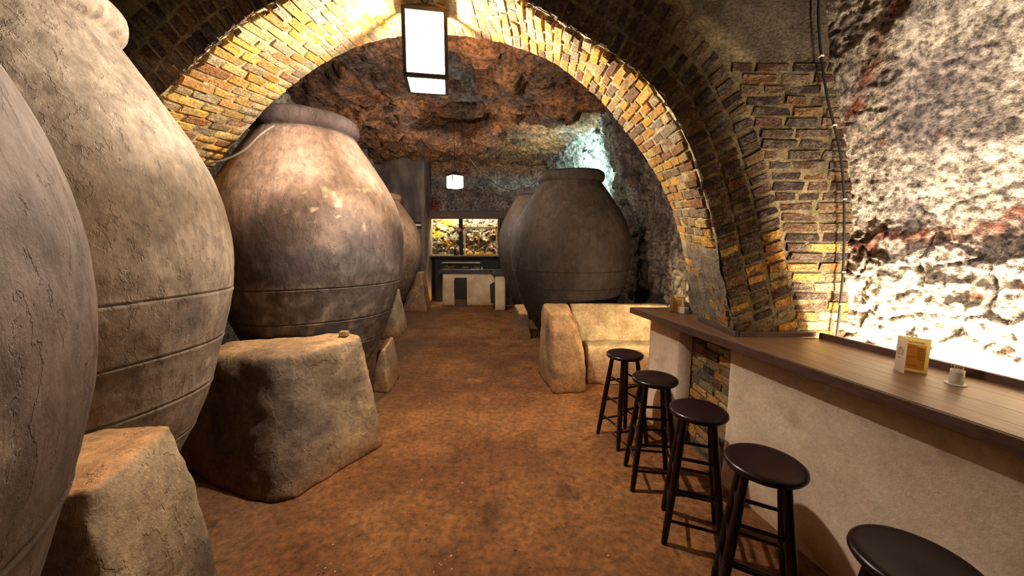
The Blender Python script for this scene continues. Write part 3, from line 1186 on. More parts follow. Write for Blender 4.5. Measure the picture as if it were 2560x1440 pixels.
def jar(label, x, y, R, h, grooves, colf, seed, group, tilt=0.0):
    t = thing('clay_jar', label, 'jar', (x, y, 0), 0, group)
    zs = np.linspace(0, .945, 150) * h
    for g in grooves:
        zs = np.r_[zs, g - .013, g - .006, g, g + .006, g + .013]
    zs = np.sort(zs)
    n = 200
    th = np.linspace(0, 2 * np.pi, n, endpoint=False)
    T, Z = np.meshgrid(th, zs, indexing='ij')
    r = R * prof_r(Z / h)
    for g in grooves:
        r = r - .011 * np.exp(-((Z - g) / .0055) ** 2) + .005 * sstep(g + .02, g, Z) * sstep(g - .05, g, Z)
    q = np.stack([np.cos(T) * r, np.sin(T) * r, Z], -1).reshape(-1, 3)
    dd = fbm(q, 1.1, 3, seed=seed) * .012 + fbm(q, 6, 4, seed=seed + 1) * .004
    dd += sstep(.16, .24, fbm(q * [1, 1, .55], 7, 4, seed=seed + 2)) * -.0045
    s_ = (1 + dd / r.ravel())
    P = q.copy()
    P[:, 0] *= s_
    P[:, 1] *= s_
    P[:, 2] = np.where(P[:, 2] > .05, P[:, 2] + fbm(np.stack([np.cos(T), np.sin(T), 0 * T], -1).reshape(-1, 3), .8, 2, seed=seed + 5) * .012, P[:, 2])
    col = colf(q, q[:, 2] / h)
    for g in grooves:
        col = mix(col, col * .35, np.exp(-((Z.ravel() - g) / .006) ** 2) * .8)
    grid_mesh('body', P.reshape(n, len(zs), 3), M['clay'], t, col, True, wrap=True)
    rn = R * .45
    rp = np.array([(R * prof_r(np.array([.935]))[0] - .02, .93 * h), (rn + .01, .948 * h), (rn + .035, .953 * h), (rn + .052, .962 * h), (rn + .058, .975 * h),
                   (rn + .052, .99 * h), (rn + .03, 1.0 * h), (rn - .01, 1.0 * h), (rn - .045, .99 * h), (rn - .055, .97 * h), (rn - .05, .93 * h), (rn + .02, .86 * h), (R * .6, .80 * h)])
    rp = catmull(rp, 40)
    th = np.linspace(0, 2 * np.pi, 110, endpoint=False)
    T, K = np.meshgrid(th, np.arange(40), indexing='ij')
    P = np.stack([np.cos(T) * rp[K, 0], np.sin(T) * rp[K, 0], rp[K, 1]], -1)
    q = P.reshape(-1, 3)
    ddr = fbm(q, 3, 3, seed=seed + 6) * .010
    P = q + np.stack([q[:, 0], q[:, 1], 0 * ddr], -1) / (np.linalg.norm(q[:, :2], axis=1)[:, None]) * ddr[:, None]
    P[:, 2] += ddr * .8
    rc = colf(q, np.full(len(q), .99))
    o = grid_mesh('rim', P.reshape(110, 40, 3), M['clay'], t, rc, True, wrap=True)
    return t


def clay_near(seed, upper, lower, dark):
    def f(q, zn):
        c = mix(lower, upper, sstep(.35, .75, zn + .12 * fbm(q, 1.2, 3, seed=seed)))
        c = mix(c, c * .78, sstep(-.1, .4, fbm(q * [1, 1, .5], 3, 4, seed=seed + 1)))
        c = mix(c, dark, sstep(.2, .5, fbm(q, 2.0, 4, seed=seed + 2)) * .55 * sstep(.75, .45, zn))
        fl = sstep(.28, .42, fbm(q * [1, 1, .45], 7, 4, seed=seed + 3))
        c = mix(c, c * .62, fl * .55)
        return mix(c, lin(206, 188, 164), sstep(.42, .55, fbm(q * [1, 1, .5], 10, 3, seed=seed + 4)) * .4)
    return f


GL = 'giant clay jars along the left side'
GR = 'giant dark clay jars along the right side'
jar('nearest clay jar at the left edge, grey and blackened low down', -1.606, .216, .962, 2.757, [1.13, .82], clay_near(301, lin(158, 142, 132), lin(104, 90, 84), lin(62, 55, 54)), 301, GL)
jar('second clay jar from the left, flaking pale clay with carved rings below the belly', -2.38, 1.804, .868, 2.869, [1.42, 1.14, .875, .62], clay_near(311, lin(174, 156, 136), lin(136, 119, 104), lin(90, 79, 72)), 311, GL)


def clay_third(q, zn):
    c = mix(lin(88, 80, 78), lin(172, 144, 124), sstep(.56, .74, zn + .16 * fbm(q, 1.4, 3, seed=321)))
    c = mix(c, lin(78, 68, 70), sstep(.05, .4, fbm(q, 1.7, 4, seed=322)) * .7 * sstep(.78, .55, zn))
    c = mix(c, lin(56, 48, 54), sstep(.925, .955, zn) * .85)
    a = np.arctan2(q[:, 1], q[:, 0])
    shade_band = sstep(.10, .03, np.abs(zn - .60 + .05 * np.sin(a * 2.2 + .6) + .05 * fbm(q, 1.6, 3, seed=326)))  # shadow band of the lantern frame, painted into the clay
    c = mix(c, lin(84, 70, 66), shade_band * .6)
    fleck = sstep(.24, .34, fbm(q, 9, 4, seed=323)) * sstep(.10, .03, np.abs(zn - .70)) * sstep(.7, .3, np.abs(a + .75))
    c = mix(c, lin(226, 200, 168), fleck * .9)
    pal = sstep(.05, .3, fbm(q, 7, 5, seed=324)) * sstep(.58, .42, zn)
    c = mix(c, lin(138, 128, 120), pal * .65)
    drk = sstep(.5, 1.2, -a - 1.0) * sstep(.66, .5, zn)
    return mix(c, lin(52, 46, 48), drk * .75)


jar('third jar on the left, ruddy shoulder and shadow-painted belly, dark rim under the arch', -2.051, 3.808, .966, 2.88, [1.29, .98, .72], clay_third, 325, GL)
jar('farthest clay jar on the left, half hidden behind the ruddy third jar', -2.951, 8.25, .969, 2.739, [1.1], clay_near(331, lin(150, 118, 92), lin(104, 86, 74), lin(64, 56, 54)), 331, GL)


def clay_dark(seed, up, lo):
    def f(q, zn):
        c = mix(lo, up, sstep(.5, .9, zn + .1 * fbm(q, 1.5, 3, seed=seed)))
        c = mix(c, c * .7, sstep(-.05, .4, fbm(q, 2.2, 4, seed=seed + 1)) * .8)
        c = mix(c, lin(34, 30, 30), sstep(.945, .96, zn) * .5)
        return mix(c, lin(120, 110, 98), sstep(.46, .56, fbm(q, 9, 4, seed=seed + 2)) * .35)
    return f


jar('big dark brown clay jar on the right, behind the masonry bench', .865, 5.539, .957, 2.686, [1.06, 1.3], clay_dark(341, lin(74, 63, 53), lin(50, 42, 37)), 341, GR)
jar('farther dark clay jar on the right, peeping out behind the big one', .492, 8.109, .854, 2.817, [1.1], clay_dark(351, lin(84, 71, 60), lin(54, 46, 41)), 351, GR)

# ================================================================== LONG COUNTER
ZC = 1.07


def xf(y):
    return 1.362 + (2.33 - y) * .1983


def xb(y):
    return 1.969 + (2.326 - y) * .197


counter = thing('bar_counter', 'long wooden-topped bar counter on a cream plaster base along the right wall', 'counter')
Y0 = -1.6
edges_v = [0, .115, .265, .42, None]
lo_y, hi_y = Y0, 2.325
# front plank runs the whole length past the pier to the far end
prism('plank', [(xf(Y0), Y0), (xf(Y0) + .113, Y0), (xf(3.44) + .113, 3.44), (xf(3.44), 3.44)], ZC - .05, ZC, M['top'], counter, .0012)
for a, b in ((.1138, .2685), (.2695, .4365), (.4375, .606)):
    prism('plank', [(xf(lo_y) + a, lo_y), (xf(lo_y) + b, lo_y), (xf(hi_y) + b, hi_y), (xf(hi_y) + a, hi_y)], ZC - .048, ZC - .0002, M['top'], counter, .0012)
prism('plank', [(xf(2.33) + .116, 2.33), (1.472, 2.33), (1.56, 3.10), (xf(3.10) + .116, 3.10)], ZC - .048, ZC - .001, M['top'], counter, .002)
prism('plank', [(xf(3.10) + .116, 3.103), (1.58, 3.103), (1.60, 3.215), (1.76, 3.225), (1.76, 3.44), (xf(3.44) + .116, 3.44)], ZC - .048, ZC - .001, M['top'], counter, .002)
# darker front edge strip
prism('edge_strip', [(xf(Y0) - .014, Y0), (xf(Y0) - .001, Y0), (xf(3.44) - .001, 3.455), (xf(3.44) - .014, 3.455)], ZC - .056, ZC - .002, M['edge'], counter, .003)
# upstands at the wall, and trims round the pier
prism('upstand', [(xb(Y0), Y0), (xb(Y0) + .022, Y0), (xb(2.30) + .022, 2.30), (xb(2.30), 2.30)], ZC - .05, ZC + .038, M['edge'], counter, .003)
prism('upstand', [(1.478, 2.325), (1.478, 2.345), (1.99, 2.345), (1.99, 2.325)], ZC, ZC + .034, M['edge'], counter, .003)
prism('upstand', [(1.452, 2.325), (1.474, 2.325), (1.485, 2.83), (1.463, 2.83)], ZC, ZC + .036, M['edge'], counter, .003)
prism('upstand', [(1.60, 3.23), (1.62, 3.23), (1.60, 3.43), (1.58, 3.43)], ZC, ZC + .07, M['edge'], counter, .003)


def panel_col(co, no):
    c = mix(lin(226, 206, 182), lin(212, 190, 164), sstep(-.3, .3, fbm(co, 2.2, 4, seed=401)))
    c = mix(c, lin(170, 132, 100), sstep(.2, .45, fbm(co, 3.2, 4, seed=402)) * .5)
    c = mix(c, lin(150, 126, 108), sstep(.45, .6, fbm(co, 16, 3, seed=403)) * .5)
    return mix(c, lin(170, 116, 72), sstep(.22, .0, co[:, 2] + .06 * fbm(co, 4, 3, seed=404)) * .6)


def panel(y0, y1, off, cheek=.10):
    ys = np.arange(y0, y1 + .001, .02)
    zs = np.linspace(-.01, ZC - .05, 54)
    Y, Z = np.meshgrid(ys, zs, indexing='ij')
    P = np.stack([xf(Y) + off, Y, Z], -1)
    q = P.reshape(-1, 3)
    P = q.copy()
    P[:, 0] -= fbm(q, 3, 4, seed=405) * .006 + sstep(.2, 0, q[:, 2]) * .012
    # close the panel into a slab with its far cheek
    P = P.reshape(Y.shape + (3,))
    back = P[-1:].copy()
    back[..., 0] += cheek
    P = np.concatenate([P, back], 0)
    near = P[:1].copy()
    near[..., 0] += .10
    P = np.concatenate([near, P], 0)
    return grid_mesh('base_panel', P, M['plaster'], counter, panel_col(P.reshape(-1, 3), None), True)


panel(Y0, 2.40, .135)
panel(2.93, 3.36, .135, .36)


# ================================================================== STOOLS
def make_stool(label, x, y, rz):
    t = thing('bar_stool', label, 'stool', (x, y, float(floor_z(np.array([[x]]), np.array([[y]]))[0, 0])), rz, 'round dark wooden bar stools along the counter')
    r, hs = .152, .762
    lathe('seat', [(0.0001, hs - .036), (r * .82, hs - .036), (r * .95, hs - .030), (r, hs - .018), (r * .985, hs - .007), (r * .93, hs), (r * .8, hs + .0005), (r * .4, hs - .002), (.0001, hs - .003)], M['stool'], t, 56)
    top_r, foot_r = .098, .205
    legs = []
    for k in range(4):
        a = k * math.pi / 2
        ca, sa = math.cos(a), math.sin(a)
        prof = []
        for zz, rad in [(0, .014), (.008, .0165), (.03, .0165), (.05, .0165), (.052, .0130), (.056, .0130), (.059, .0190), (.064, .0190), (.067, .0132), (.071, .0176), (.12, .0185), (.25, .0200), (.315, .0205),
                        (.318, .0160), (.322, .0160), (.326, .0232), (.333, .0232), (.337, .0162), (.342, .0212), (.45, .0205), (.6, .0188), (.70, .0170), (.735, .0165)]:
            f = zz / .735
            rr_ = foot_r + (top_r - foot_r) * f
            prof.append(((ca * rr_, sa * rr_, zz), rad))
        tube('leg', [p[0] for p in prof], [p[1] for p in prof], M['stool'], t, 14)
        legs.append(lambda zz, ca=ca, sa=sa: Vector((ca * (foot_r + (top_r - foot_r) * zz / .735), sa * (foot_r + (top_r - foot_r) * zz / .735), zz)))
    for k in range(4):
        dz = .0 if k % 2 else .045
        for zz in (.14, .32, .50):
            a_, b_ = legs[k](zz + dz), legs[(k + 1) % 4](zz + dz)
            pts = [a_.lerp(b_, f) for f in (0.02, .25, .5, .75, .98)]
            tube('rung', pts, [.0075, .0088, .0095, .0088, .0075], M['stool'], t, 10)
    return t


stool0 = make_stool('dark bar stool farthest from the viewer, beside the masonry bench', .950, 2.987, 2.712)
for lab, x, y, a in (('second dark bar stool from the bench, in front of the brick pilaster', .986, 2.434, 2.215),
                     ('middle dark bar stool of the row of five along the counter', 1.043, 1.950, 1.975),
                     ('fourth dark bar stool from the bench, before the cream panel with its feet cut off', 1.069, 1.447, 1.85),
                     ('nearest dark bar stool, only part of its round seat in the bottom right corner', 1.175, .955, 1.7)):
    c = copy_tree(stool0)
    c['label'] = lab
    c.location = (x, y, float(floor_z(np.array([[x]]), np.array([[y]]))[0, 0]))
    c.rotation_euler = (0, 0, a)


# ================================================================== THINGS ON THE COUNTER
def text_mesh(name, body, size, mat, parent, loc, rot, extrude=.0003, align='LEFT'):
    cu = bpy.data.curves.new(name, 'FONT')
    cu.body = body
    cu.size = size
    cu.extrude = extrude
    cu.align_x = align
    o = bpy.data.objects.new('tmp_text', cu)
    COL.objects.link(o)
    dg = bpy.context.evaluated_depsgraph_get()
    me = bpy.data.meshes.new_from_object(o.evaluated_get(dg))
    bpy.data.objects.remove(o)
    me.name = name
    me.materials.clear()
    p = link(name, me, mat, parent)
    p.location = loc
    p.rotation_euler = rot
    return p


def sheet(name, pts_plan, h, mat, parent, thick=.0008):
    """a standing sheet of card following a plan polyline"""
    pts = catmull(np.array(pts_plan), 12) if len(pts_plan) > 2 else np.array(pts_plan, float)
    t = np.gradient(pts, axis=0)
    nrm = np.stack([-t[:, 1], t[:, 0]], -1)
    nrm /= np.linalg.norm(nrm, axis=1, keepdims=True)
    a, b = pts + nrm * thick / 2, pts - nrm * thick / 2
    V, Fc = [], []
    for side in (a, b):
        for x, y in side:
            V += [(x, y, 0), (x, y, h)]
    n = len(pts)
    for i in range(n - 1):
        Fc.append((2 * i, 2 * i + 2, 2 * i + 3, 2 * i + 1))
        Fc.append((2 * n + 2 * i, 2 * n + 2 * i + 1, 2 * n + 2 * i + 3, 2 * n + 2 * i + 2))
        Fc.append((2 * i + 1, 2 * i + 3, 2 * n + 2 * i + 3, 2 * n + 2 * i + 1))
        Fc.append((2 * i, 2 * n + 2 * i, 2 * n + 2 * i + 2, 2 * i + 2))
    Fc.append((0, 1, 2 * n + 1, 2 * n))
    Fc.append((2 * n - 2, 4 * n - 2, 4 * n - 1, 2 * n - 1))
    return mesh_py(name, V, Fc, mat, parent)


def menu(label, loc, rz, flap_plan, rows, w_=.108, h=.158, logo=True):
    t = thing('menu_card', label, 'menu', loc, rz, 'folded menu cards on the counter')
    # local: inner page along +x facing -y; the cover flap swings out from x=0
    page = sheet('inner_page', [(0, 0), (w_, 0)], h, M['cream'], t)
    flap = sheet('cover', flap_plan, h, M['paper'], t)
    box('gold_panel', (.004, -.0012, .012), (w_ - .012, -.0006, h * .80), M['gold'], page)
    text_mesh('lettering', 'Raciones', .017, M['ink'], page, (.028, -.0015, h * .835), (math.pi / 2, 0, 0), .0002)
    z = h * .68
    for a, b in rows:
        if a:
            text_mesh('lettering', a, .0075, M['ink'], page, (.03, -.0016, z), (math.pi / 2, 0, 0), .0002)
        if b:
            text_mesh('lettering', b, .0085, M['ink'], page, (w_ - .016, -.0016, z), (math.pi / 2, 0, 0), .0002, 'RIGHT')
        z -= .0105
    if logo:
        # round emblem on the cover: ring of letter-like marks about a jar outline
        cpts = catmull(np.array(flap_plan, float), 60)
        cl_ = seglen(cpts)
        tg_ = np.gradient(cpts, axis=0)
        tg_ /= np.linalg.norm(tg_, axis=1, keepdims=True)
        nv_ = np.stack([tg_[:, 1], -tg_[:, 0]], -1)
        bm = bmesh.new()

        def mark(u, v, du, dv_, ang):
            vs = []
            for su, sv in ((-1, -1), (1, -1), (1, 1), (-1, 1)):
                a_, b_ = su * du / 2, sv * dv_ / 2
                uu = u + a_ * math.cos(ang) - b_ * math.sin(ang)
                vv = v + a_ * math.sin(ang) + b_ * math.cos(ang)
                # follow the slight curl of the card
                k_ = np.interp(cl_[-1] * .60 + uu, cl_, np.arange(60))
                i_ = int(round(k_))
                pp = np.array([np.interp(k_, np.arange(60), cpts[:, c_]) for c_ in (0, 1)]) + nv_[i_] * .0012
                vs.append(bm.verts.new((pp[0], pp[1], h * .58 + vv)))
            bm.faces.new(vs)
        for k in range(14):
            a_ = math.radians(215 - k * 19)
            mark(math.cos(a_) * .0165, math.sin(a_) * .022, .0034, .006, a_ - math.pi / 2)
        for k in range(20):
            a_ = 2 * math.pi * k / 20
            mark(math.cos(a_) * .0072, math.sin(a_) * .0125, .0030, .0022, a_ - math.pi / 2)
        for k in range(5):
            mark(-.007 + k * .0035, -.026, .0026, .003, 0)
        bm_obj('emblem', bm, M['ink'], flap)
    return t


ROWS = [('Jamon', '6,00 €'), ('Q', '8,00 €'), ('', '9,00 €'), ('', '9,00 €'), ('Entremeses', '12,00 €'), ('Pan', '7,00 €'), ('', ''), ('', ''), ('I.V.A. incluido', '')]
menu('open menu card with a round black emblem on the cover, near end of the counter', (1.875, 1.735, ZC), -.91, [(0, 0), (.012, -.038), (.040, -.074)], ROWS, .108, .165)
menu('small gold and cream menu card standing at the far end of the counter', (1.440, 3.232, ZC), -.62, [(0, 0), (-.014, -.03), (-.012, -.066)], ROWS, .085, .152, logo=False)

tp = thing('toothpick_holder', 'white ceramic toothpick holder with toothpicks beside the open menu', 'holder', (1.925, 1.525, ZC))
lathe('foot', [(.0001, 0), (.033, 0), (.034, .003), (.030, .006), (.0001, .006)], M['white'], tp, 32)
cup = lathe('cup', [(.0001, .006), (.021, .006), (.0225, .02), (.022, .055), (.0215, .066), (.019, .066), (.018, .05), (.0001, .048)], M['white'], tp, 32)
for k in range(11):
    a = 2 * math.pi * k / 11 + .3
    rr = .004 + .009 * ((k * 37) % 7) / 7
    tube('toothpick', [(math.cos(a) * rr, math.sin(a) * rr, .045), (math.cos(a) * (rr + .009), math.sin(a) * (rr + .009), .084 + .006 * ((k * 13) % 3))], [.0011, .0006], M['stick'], cup, 6)
np_ = thing('napkin_holder', 'small white square toothpick box beside the far menu', 'holder', (1.500, 3.14, ZC), .35)
box('body', (-.026, -.026, 0), (.026, .026, .052), M['white'], np_, .004, 2)
tube('stick', [(-.004, 0, .045), (-.003, .004, .088)], [.003, .0026], M['white'], np_, 8)


# ================================================================== LANTERNS AND OTHER LAMPS
def point_light(name, loc, watts, color, radius, parent=None):
    d = bpy.data.lights.new(name, 'POINT')
    d.energy = watts
    d.color = color
    d.shadow_soft_size = radius
    o = bpy.data.objects.new(name, d)
    COL.objects.link(o)
    o.location = loc
    o.parent = parent
    return o


def lantern(label, loc, rz, side, h, chain_top, watts, color, bulb_r=.045):
    """square hanging lantern: iron frame, four panes, pyramid roof, chain; origin at its bottom centre"""
    t = thing('hanging_lantern', label, 'lantern', loc, rz, 'square hanging lanterns')
    s_ = side / 2
    w_ = .024 if h > .3 else .012
    for sx in (-1, 1):
        for sy in (-1, 1):
            box('post', (sx * s_ - w_ / 2, sy * s_ - w_ / 2, 0), (sx * s_ + w_ / 2, sy * s_ + w_ / 2, h), M['frame'], t)
    for zz in (0, h):
        for k in range(4):
            lo = [(-s_, -s_ - w_ / 2), (s_ - w_ / 2, -s_), (-s_, s_ - w_ / 2), (-s_ - w_ / 2, -s_)][k]
            hi = [(s_, -s_ + w_ / 2), (s_ + w_ / 2, s_), (s_, s_ + w_ / 2), (-s_ + w_ / 2, s_)][k]
            box('rail', (lo[0], lo[1], zz - w_ / 2), (hi[0], hi[1], zz + w_ / 2), M['frame'], t)
    for k in range(4):
        a = k * math.pi / 2
        o = box('pane', (-s_ + w_ / 2, s_ - .0015, w_ / 2), (s_ - w_ / 2, s_ + .0015, h - w_ / 2), M['pane'], t)
        o.rotation_euler = (0, 0, a)
    box('bottom_pane', (-s_ + w_ / 2, -s_ + w_ / 2, -.0015), (s_ - w_ / 2, s_ - w_ / 2, .0015), M['pane'], t)
    # roof: four tin slopes with ribs
    ap = h + side * .42
    e = s_ * 1.08
    roof = mesh_py('roof', [(-e, -e, h + .004), (e, -e, h + .004), (e, e, h + .004), (-e, e, h + .004), (0, 0, ap),
                     (-e, -e, h + .010), (e, -e, h + .010), (e, e, h + .010), (-e, e, h + .010), (0, 0, ap + .008)],
            [(0, 4, 1), (1, 4, 2), (2, 4, 3), (3, 4, 0), (5, 6, 9), (6, 7, 9), (7, 8, 9), (8, 5, 9), (0, 1, 6, 5), (1, 2, 7, 6), (2, 3, 8, 7), (3, 0, 5, 8)], M['frame'], t)
    for sx in (-1, 1):
        for sy in (-1, 1):
            tube('rib', [(sx * e, sy * e, h + .002), (0, 0, ap - .004)], .005, M['frame'], roof, 6)
    tube('ring', [(math.cos(a) * .022, 0, ap + .026 + math.sin(a) * .022) for a in np.linspace(0, 2 * math.pi, 15)], .004, M['dark'], t, 6)
    z = ap + .05
    k = 0
    top = chain_top - loc[2]
    tube('cord', [(0, 0, z - .006), (0, 0, top)], .0045, M['dark'], t, 6)
    sock = lathe('socket', [(.0001, h * .62), (.018, h * .62), (.018, h * .80), (.010, h * .86), (.006, ap - .01), (.0001, ap - .01)], M['frame'], t, 16)
    bz = h * .50
    bm = bmesh.new()
    bmesh.ops.create_uvsphere(bm, u_segments=20, v_segments=12, radius=bulb_r)
    o = bm_obj('bulb', bm, M['bulb'], sock, True)
    o.location = (0, 0, bz)
    point_light('bulb_light', (0, 0, bz - .085), watts, color, .03, t)
    return t


M['bulb'] = emit('glowing_bulb', (1.0, .9, .72), 60.0)
lantern('big bright square lantern hanging under the crown of the brick arch', (-.585, 2.68, 2.765), .17, .265, .40, 3.36, LANTERN_W, WARM)
lantern('added fill lantern, out of view behind the viewer in the near vault', (-.35, -1.3, 2.55), .3,  .265, .40, 3.85, REAR_FILL_W, WARM)
lantern('small glowing lantern hanging before the far bar', (-1.06, 7.0, 2.70), .62, .225, .21, 3.84, FAR_LANTERN_W, WARM, .035)


def strip_lamp(label, a, b, watts, color, up, width=.05, group=None):
    """tube lamp in a tray from a to b, shining towards 'up'"""
    a, b = Vector(a), Vector(b)
    t = thing('tube_lamp', label, 'lamp', (a + b) / 2, 0, group)
    d_ = (b - a) / 2
    tube('tube', [-d_, d_], .009, M['tube'], t, 10)
    dn = -Vector(up).normalized() * .018
    tube('tray', [-d_ * 1.02 + dn, d_ * 1.02 + dn], .010, M['white'], t, 8)
    ld = bpy.data.lights.new('tube_light', 'AREA')
    ld.shape = 'RECTANGLE'
    ld.size = (b - a).length
    ld.size_y = width
    ld.energy = watts
    ld.color = color
    o = bpy.data.objects.new('tube_light', ld)
    COL.objects.link(o)
    o.parent = t
    zax = -Vector(up).normalized()           # the lamp shines along its local -Z
    xax = (b - a).normalized()
    yax = -zax.cross(xax) if False else zax.cross(xax)
    m = Matrix((xax, yax, zax)).transposed().to_4x4()
    m = Matrix.Translation(Vector(up).normalized() * .012) @ m
    o.matrix_basis = m
    return t


M['tube'] = emit('glowing_tube', (1.0, .85, .6), 12.0)
strip_lamp('tube lamp hidden in the gap between the counter and the pale rock wall', (2.105, 2.22, .88), (2.475, .35, .88), STRIP_W, (1.0, .83, .62), (.12, 0, 1))


def spot_bowl(label, loc, watts, color, r=.05, arm=None, aim=None):
    t = thing('uplight', label, 'lamp', loc)
    lathe('bowl', [(.0001, -.07), (r * .5, -.07), (r * .9, -.04), (r * 1.2, 0), (r * 1.1, 0), (r * .8, -.036), (.0001, -.05)], M['dark'], t, 20)
    bm = bmesh.new()
    bmesh.ops.create_uvsphere(bm, u_segments=14, v_segments=10, radius=r * .5)
    m = emit('uplight_bulb', color, 20)
    bm_obj('bulb', bm, m, t, True)
    pl = point_light('uplight_light', (0, 0, .035), watts, color, .04, t)
    if aim:
        sd = bpy.data.lights.new('uplight_light', 'SPOT')
        sd.energy, sd.color, sd.shadow_soft_size = watts, color, .04
        sd.spot_size, sd.spot_blend = 2.6, .6
        bpy.data.objects.remove(pl)
        pl = bpy.data.objects.new('uplight_light', sd)
        COL.objects.link(pl)
        pl.parent = t
        pl.location = (0, 0, .035)
        pl.rotation_euler = Vector(aim).to_track_quat('-Z', 'Y').to_euler()
    if arm:
        tube('bracket', [(0, 0, -.065), (arm[0] * .5, arm[1] * .5, -.09), arm], .008, M['dark'], t, 8)
    return t


spot_bowl('cool white uplight behind the rim of the big dark right jar', (1.08, 6.72, 2.66), GREEN_W, (.60, 1.0, .92), arm=(.62, .12, -.08), aim=(.45, .75, .55))
spot_bowl('warm uplight in the corner behind the far end of the counter', (1.62, 3.62, .80), CORNER_W, (1.0, .78, .5))

# ================================================================== FAR BAR
niche_l = (-2.31, -1.49)
niche_r = (-1.385, -.40)
# niche: rough lit rock behind the openings
xs = np.linspace(-2.5, -.2, 110)
zs = np.linspace(1.2, 2.75, 76)
X, Z = np.meshgrid(xs, zs, indexing='ij')
P0 = np.stack([X, 0 * X + 11.15 - .18 * (Z - 1.2), Z], -1)
Pw, d, crack, rr = rock_displace(P0, np.zeros_like(P0) + [0, -1, 0], 4.0, .11, 1.0, seed=501)
q0 = P0.reshape(-1, 3)
cc = mix(lin(150, 136, 110), lin(92, 84, 74), sstep(-.2, .3, fbm(q0, 3, 4, seed=502)))
cc = mix(cc, lin(214, 176, 62), sstep(-.05, .25, fbm(q0, 2.6, 4, seed=503)) * sstep(-1.5, -1.8, q0[:, 0]))
cc = mix(cc, lin(150, 86, 50), sstep(.1, .4, fbm(q0, 4, 4, seed=504)) * .7)
cc = mix(cc, lin(40, 36, 34), (1 - crack) * .8)
struct(grid_mesh('wall_niche', Pw, M['rock_far'], None, cc))
struct(box('ceiling_niche', (-2.5, 10.57, 2.62), (-.2, 11.3, 2.75), M['plaster'], None, 0, 2, lin(170, 150, 116)))
struct(box('wall_niche_left', (-2.6, 10.57, 1.2), (-2.42, 11.3, 2.62), M['plaster'], None, 0, 2, lin(150, 130, 104)))
struct(box('wall_niche_right', (-.34, 10.57, 1.2), (-.2, 11.3, 2.62), M['plaster'], None, 0, 2, lin(150, 130, 104)))
beam = tag(box('wooden_beam', (-2.32, 10.33, 2.345), (-.1, 10.5, 2.565), M['beam'], None, .006), 'dark wooden lintel beam over the lit niches of the far bar', 'beam')
text_mesh('lettering', 'LICORES', .125, M['fadedpaint'], beam, (-2.06, 10.328, 2.395), (math.pi / 2, 0, 0), .002)
tag(box('wooden_post', (-1.485, 10.36, 1.335), (-1.385, 10.48, 2.345), M['bar_dark'], None, .004), 'dark upright post between the two lit niches', 'post')
pw = tag(box('wooden_post', (-.40, 10.36, 1.335), (-.335, 10.48, 2.345), M['beam'], None, .004), 'brown upright post at the right end of the lit niches', 'post')
disc = thing('wall_clock', 'small round pinkish dial fixed on the dark post of the far bar', 'clock', (-1.47, 10.355, 2.035))
o = lathe('dial', [(.0001, 0), (.052, 0), (.052, .012), (.0001, .012)], plain('dial_pink', lin(206, 150, 120), .6), disc, 28)
o.rotation_euler = (math.pi / 2, 0, 0)
o = lathe('dial_rim', [(.050, .002), (.062, .002), (.062, .018), (.050, .018), (.050, .002)], plain('dial_rim', lin(150, 84, 56), .5), disc, 28)
o.rotation_euler = (math.pi / 2, 0, 0)
shelf = tag(box('back_shelf', (-2.32, 10.22, 1.285), (-.28, 11.1, 1.33), M['beam'], None, .004), 'wooden back shelf at the foot of the lit niches', 'shelf')
tag(box('back_cabinet', (-2.2, 10.42, 0), (-.36, 10.85, 1.283), M['bar_dark'], None, .004), 'dark cabinet front under the back shelf', 'cabinet')
strip_lamp('tube lamp behind the beam over the left niche', (-2.3, 10.62, 2.592), (-1.56, 10.62, 2.592), NICHE_W, (1.0, .88, .56), (0, .55, -.8), .06, 'tube lamps over the niches')
strip_lamp('tube lamp behind the beam over the right niche', (-1.33, 10.62, 2.592), (-.45, 10.62, 2.592), NICHE_W, (1.0, .86, .62), (0, .55, -.8), .06, 'tube lamps over the niches')

# frame and hanging food in the right niche
fr = thing('hanging_rack', 'pale wooden rack frame standing inside the right niche', 'rack')
box('upright', (-1.375, 10.56, 1.332), (-1.335, 10.60, 2.14), M['stick'], fr, .003)
box('upright', (-.46, 10.56, 1.332), (-.425, 10.60, 2.14), M['stick'], fr, .003)
box('rail', (-1.375, 10.56, 2.085), (-.425, 10.60, 2.14), M['stick'], fr, .003)
tube('rod', [(-1.33, 10.55, 2.07), (-.45, 10.55, 2.07)], .010, M['dark'], fr, 8)
M['sausage'] = paint('dried_food', base=lin(196, 160, 96), det=30, amt=.4, bump=.3, bscale=30, bdist=.01)
for k, (lab, x, z0, z1, r_) in enumerate((('short pale dried sausage hanging at the left of the niche rack', -1.09, 1.78, 2.05, .028), ('long pale dried sausage hanging lowest from the niche rack', -.955, 1.66, 2.05, .030),
                                          ('thin dried sausage hanging at the middle of the niche rack', -.86, 1.90, 2.05, .020))):
    t = thing('hanging_sausage', lab, 'sausage', (x, 10.55, 0), 0, 'dried food on the niche rack')
    tube('string', [(0, 0, 2.078), (0, 0, z1 - .07)], .003, M['stick'], t, 6)
    tube('casing', [(0, 0, z1 - .06), (0, 0, z1 - .09), (0, 0, (z0 + z1) / 2 - .03), (.005, 0, z0 + .03), (.006, 0, z0)], [.006, r_ * .8, r_, r_ * .9, .005], M['sausage'], t, 10)
t = thing('garlic_bunch', 'bunch of pale garlic heads hanging from the niche rack', 'garlic', (-1.03, 10.55, 0), 0, 'dried food on the niche rack')
tube('string', [(0, 0, 2.078), (0, 0, 1.98)], .004, M['stick'], t, 6)
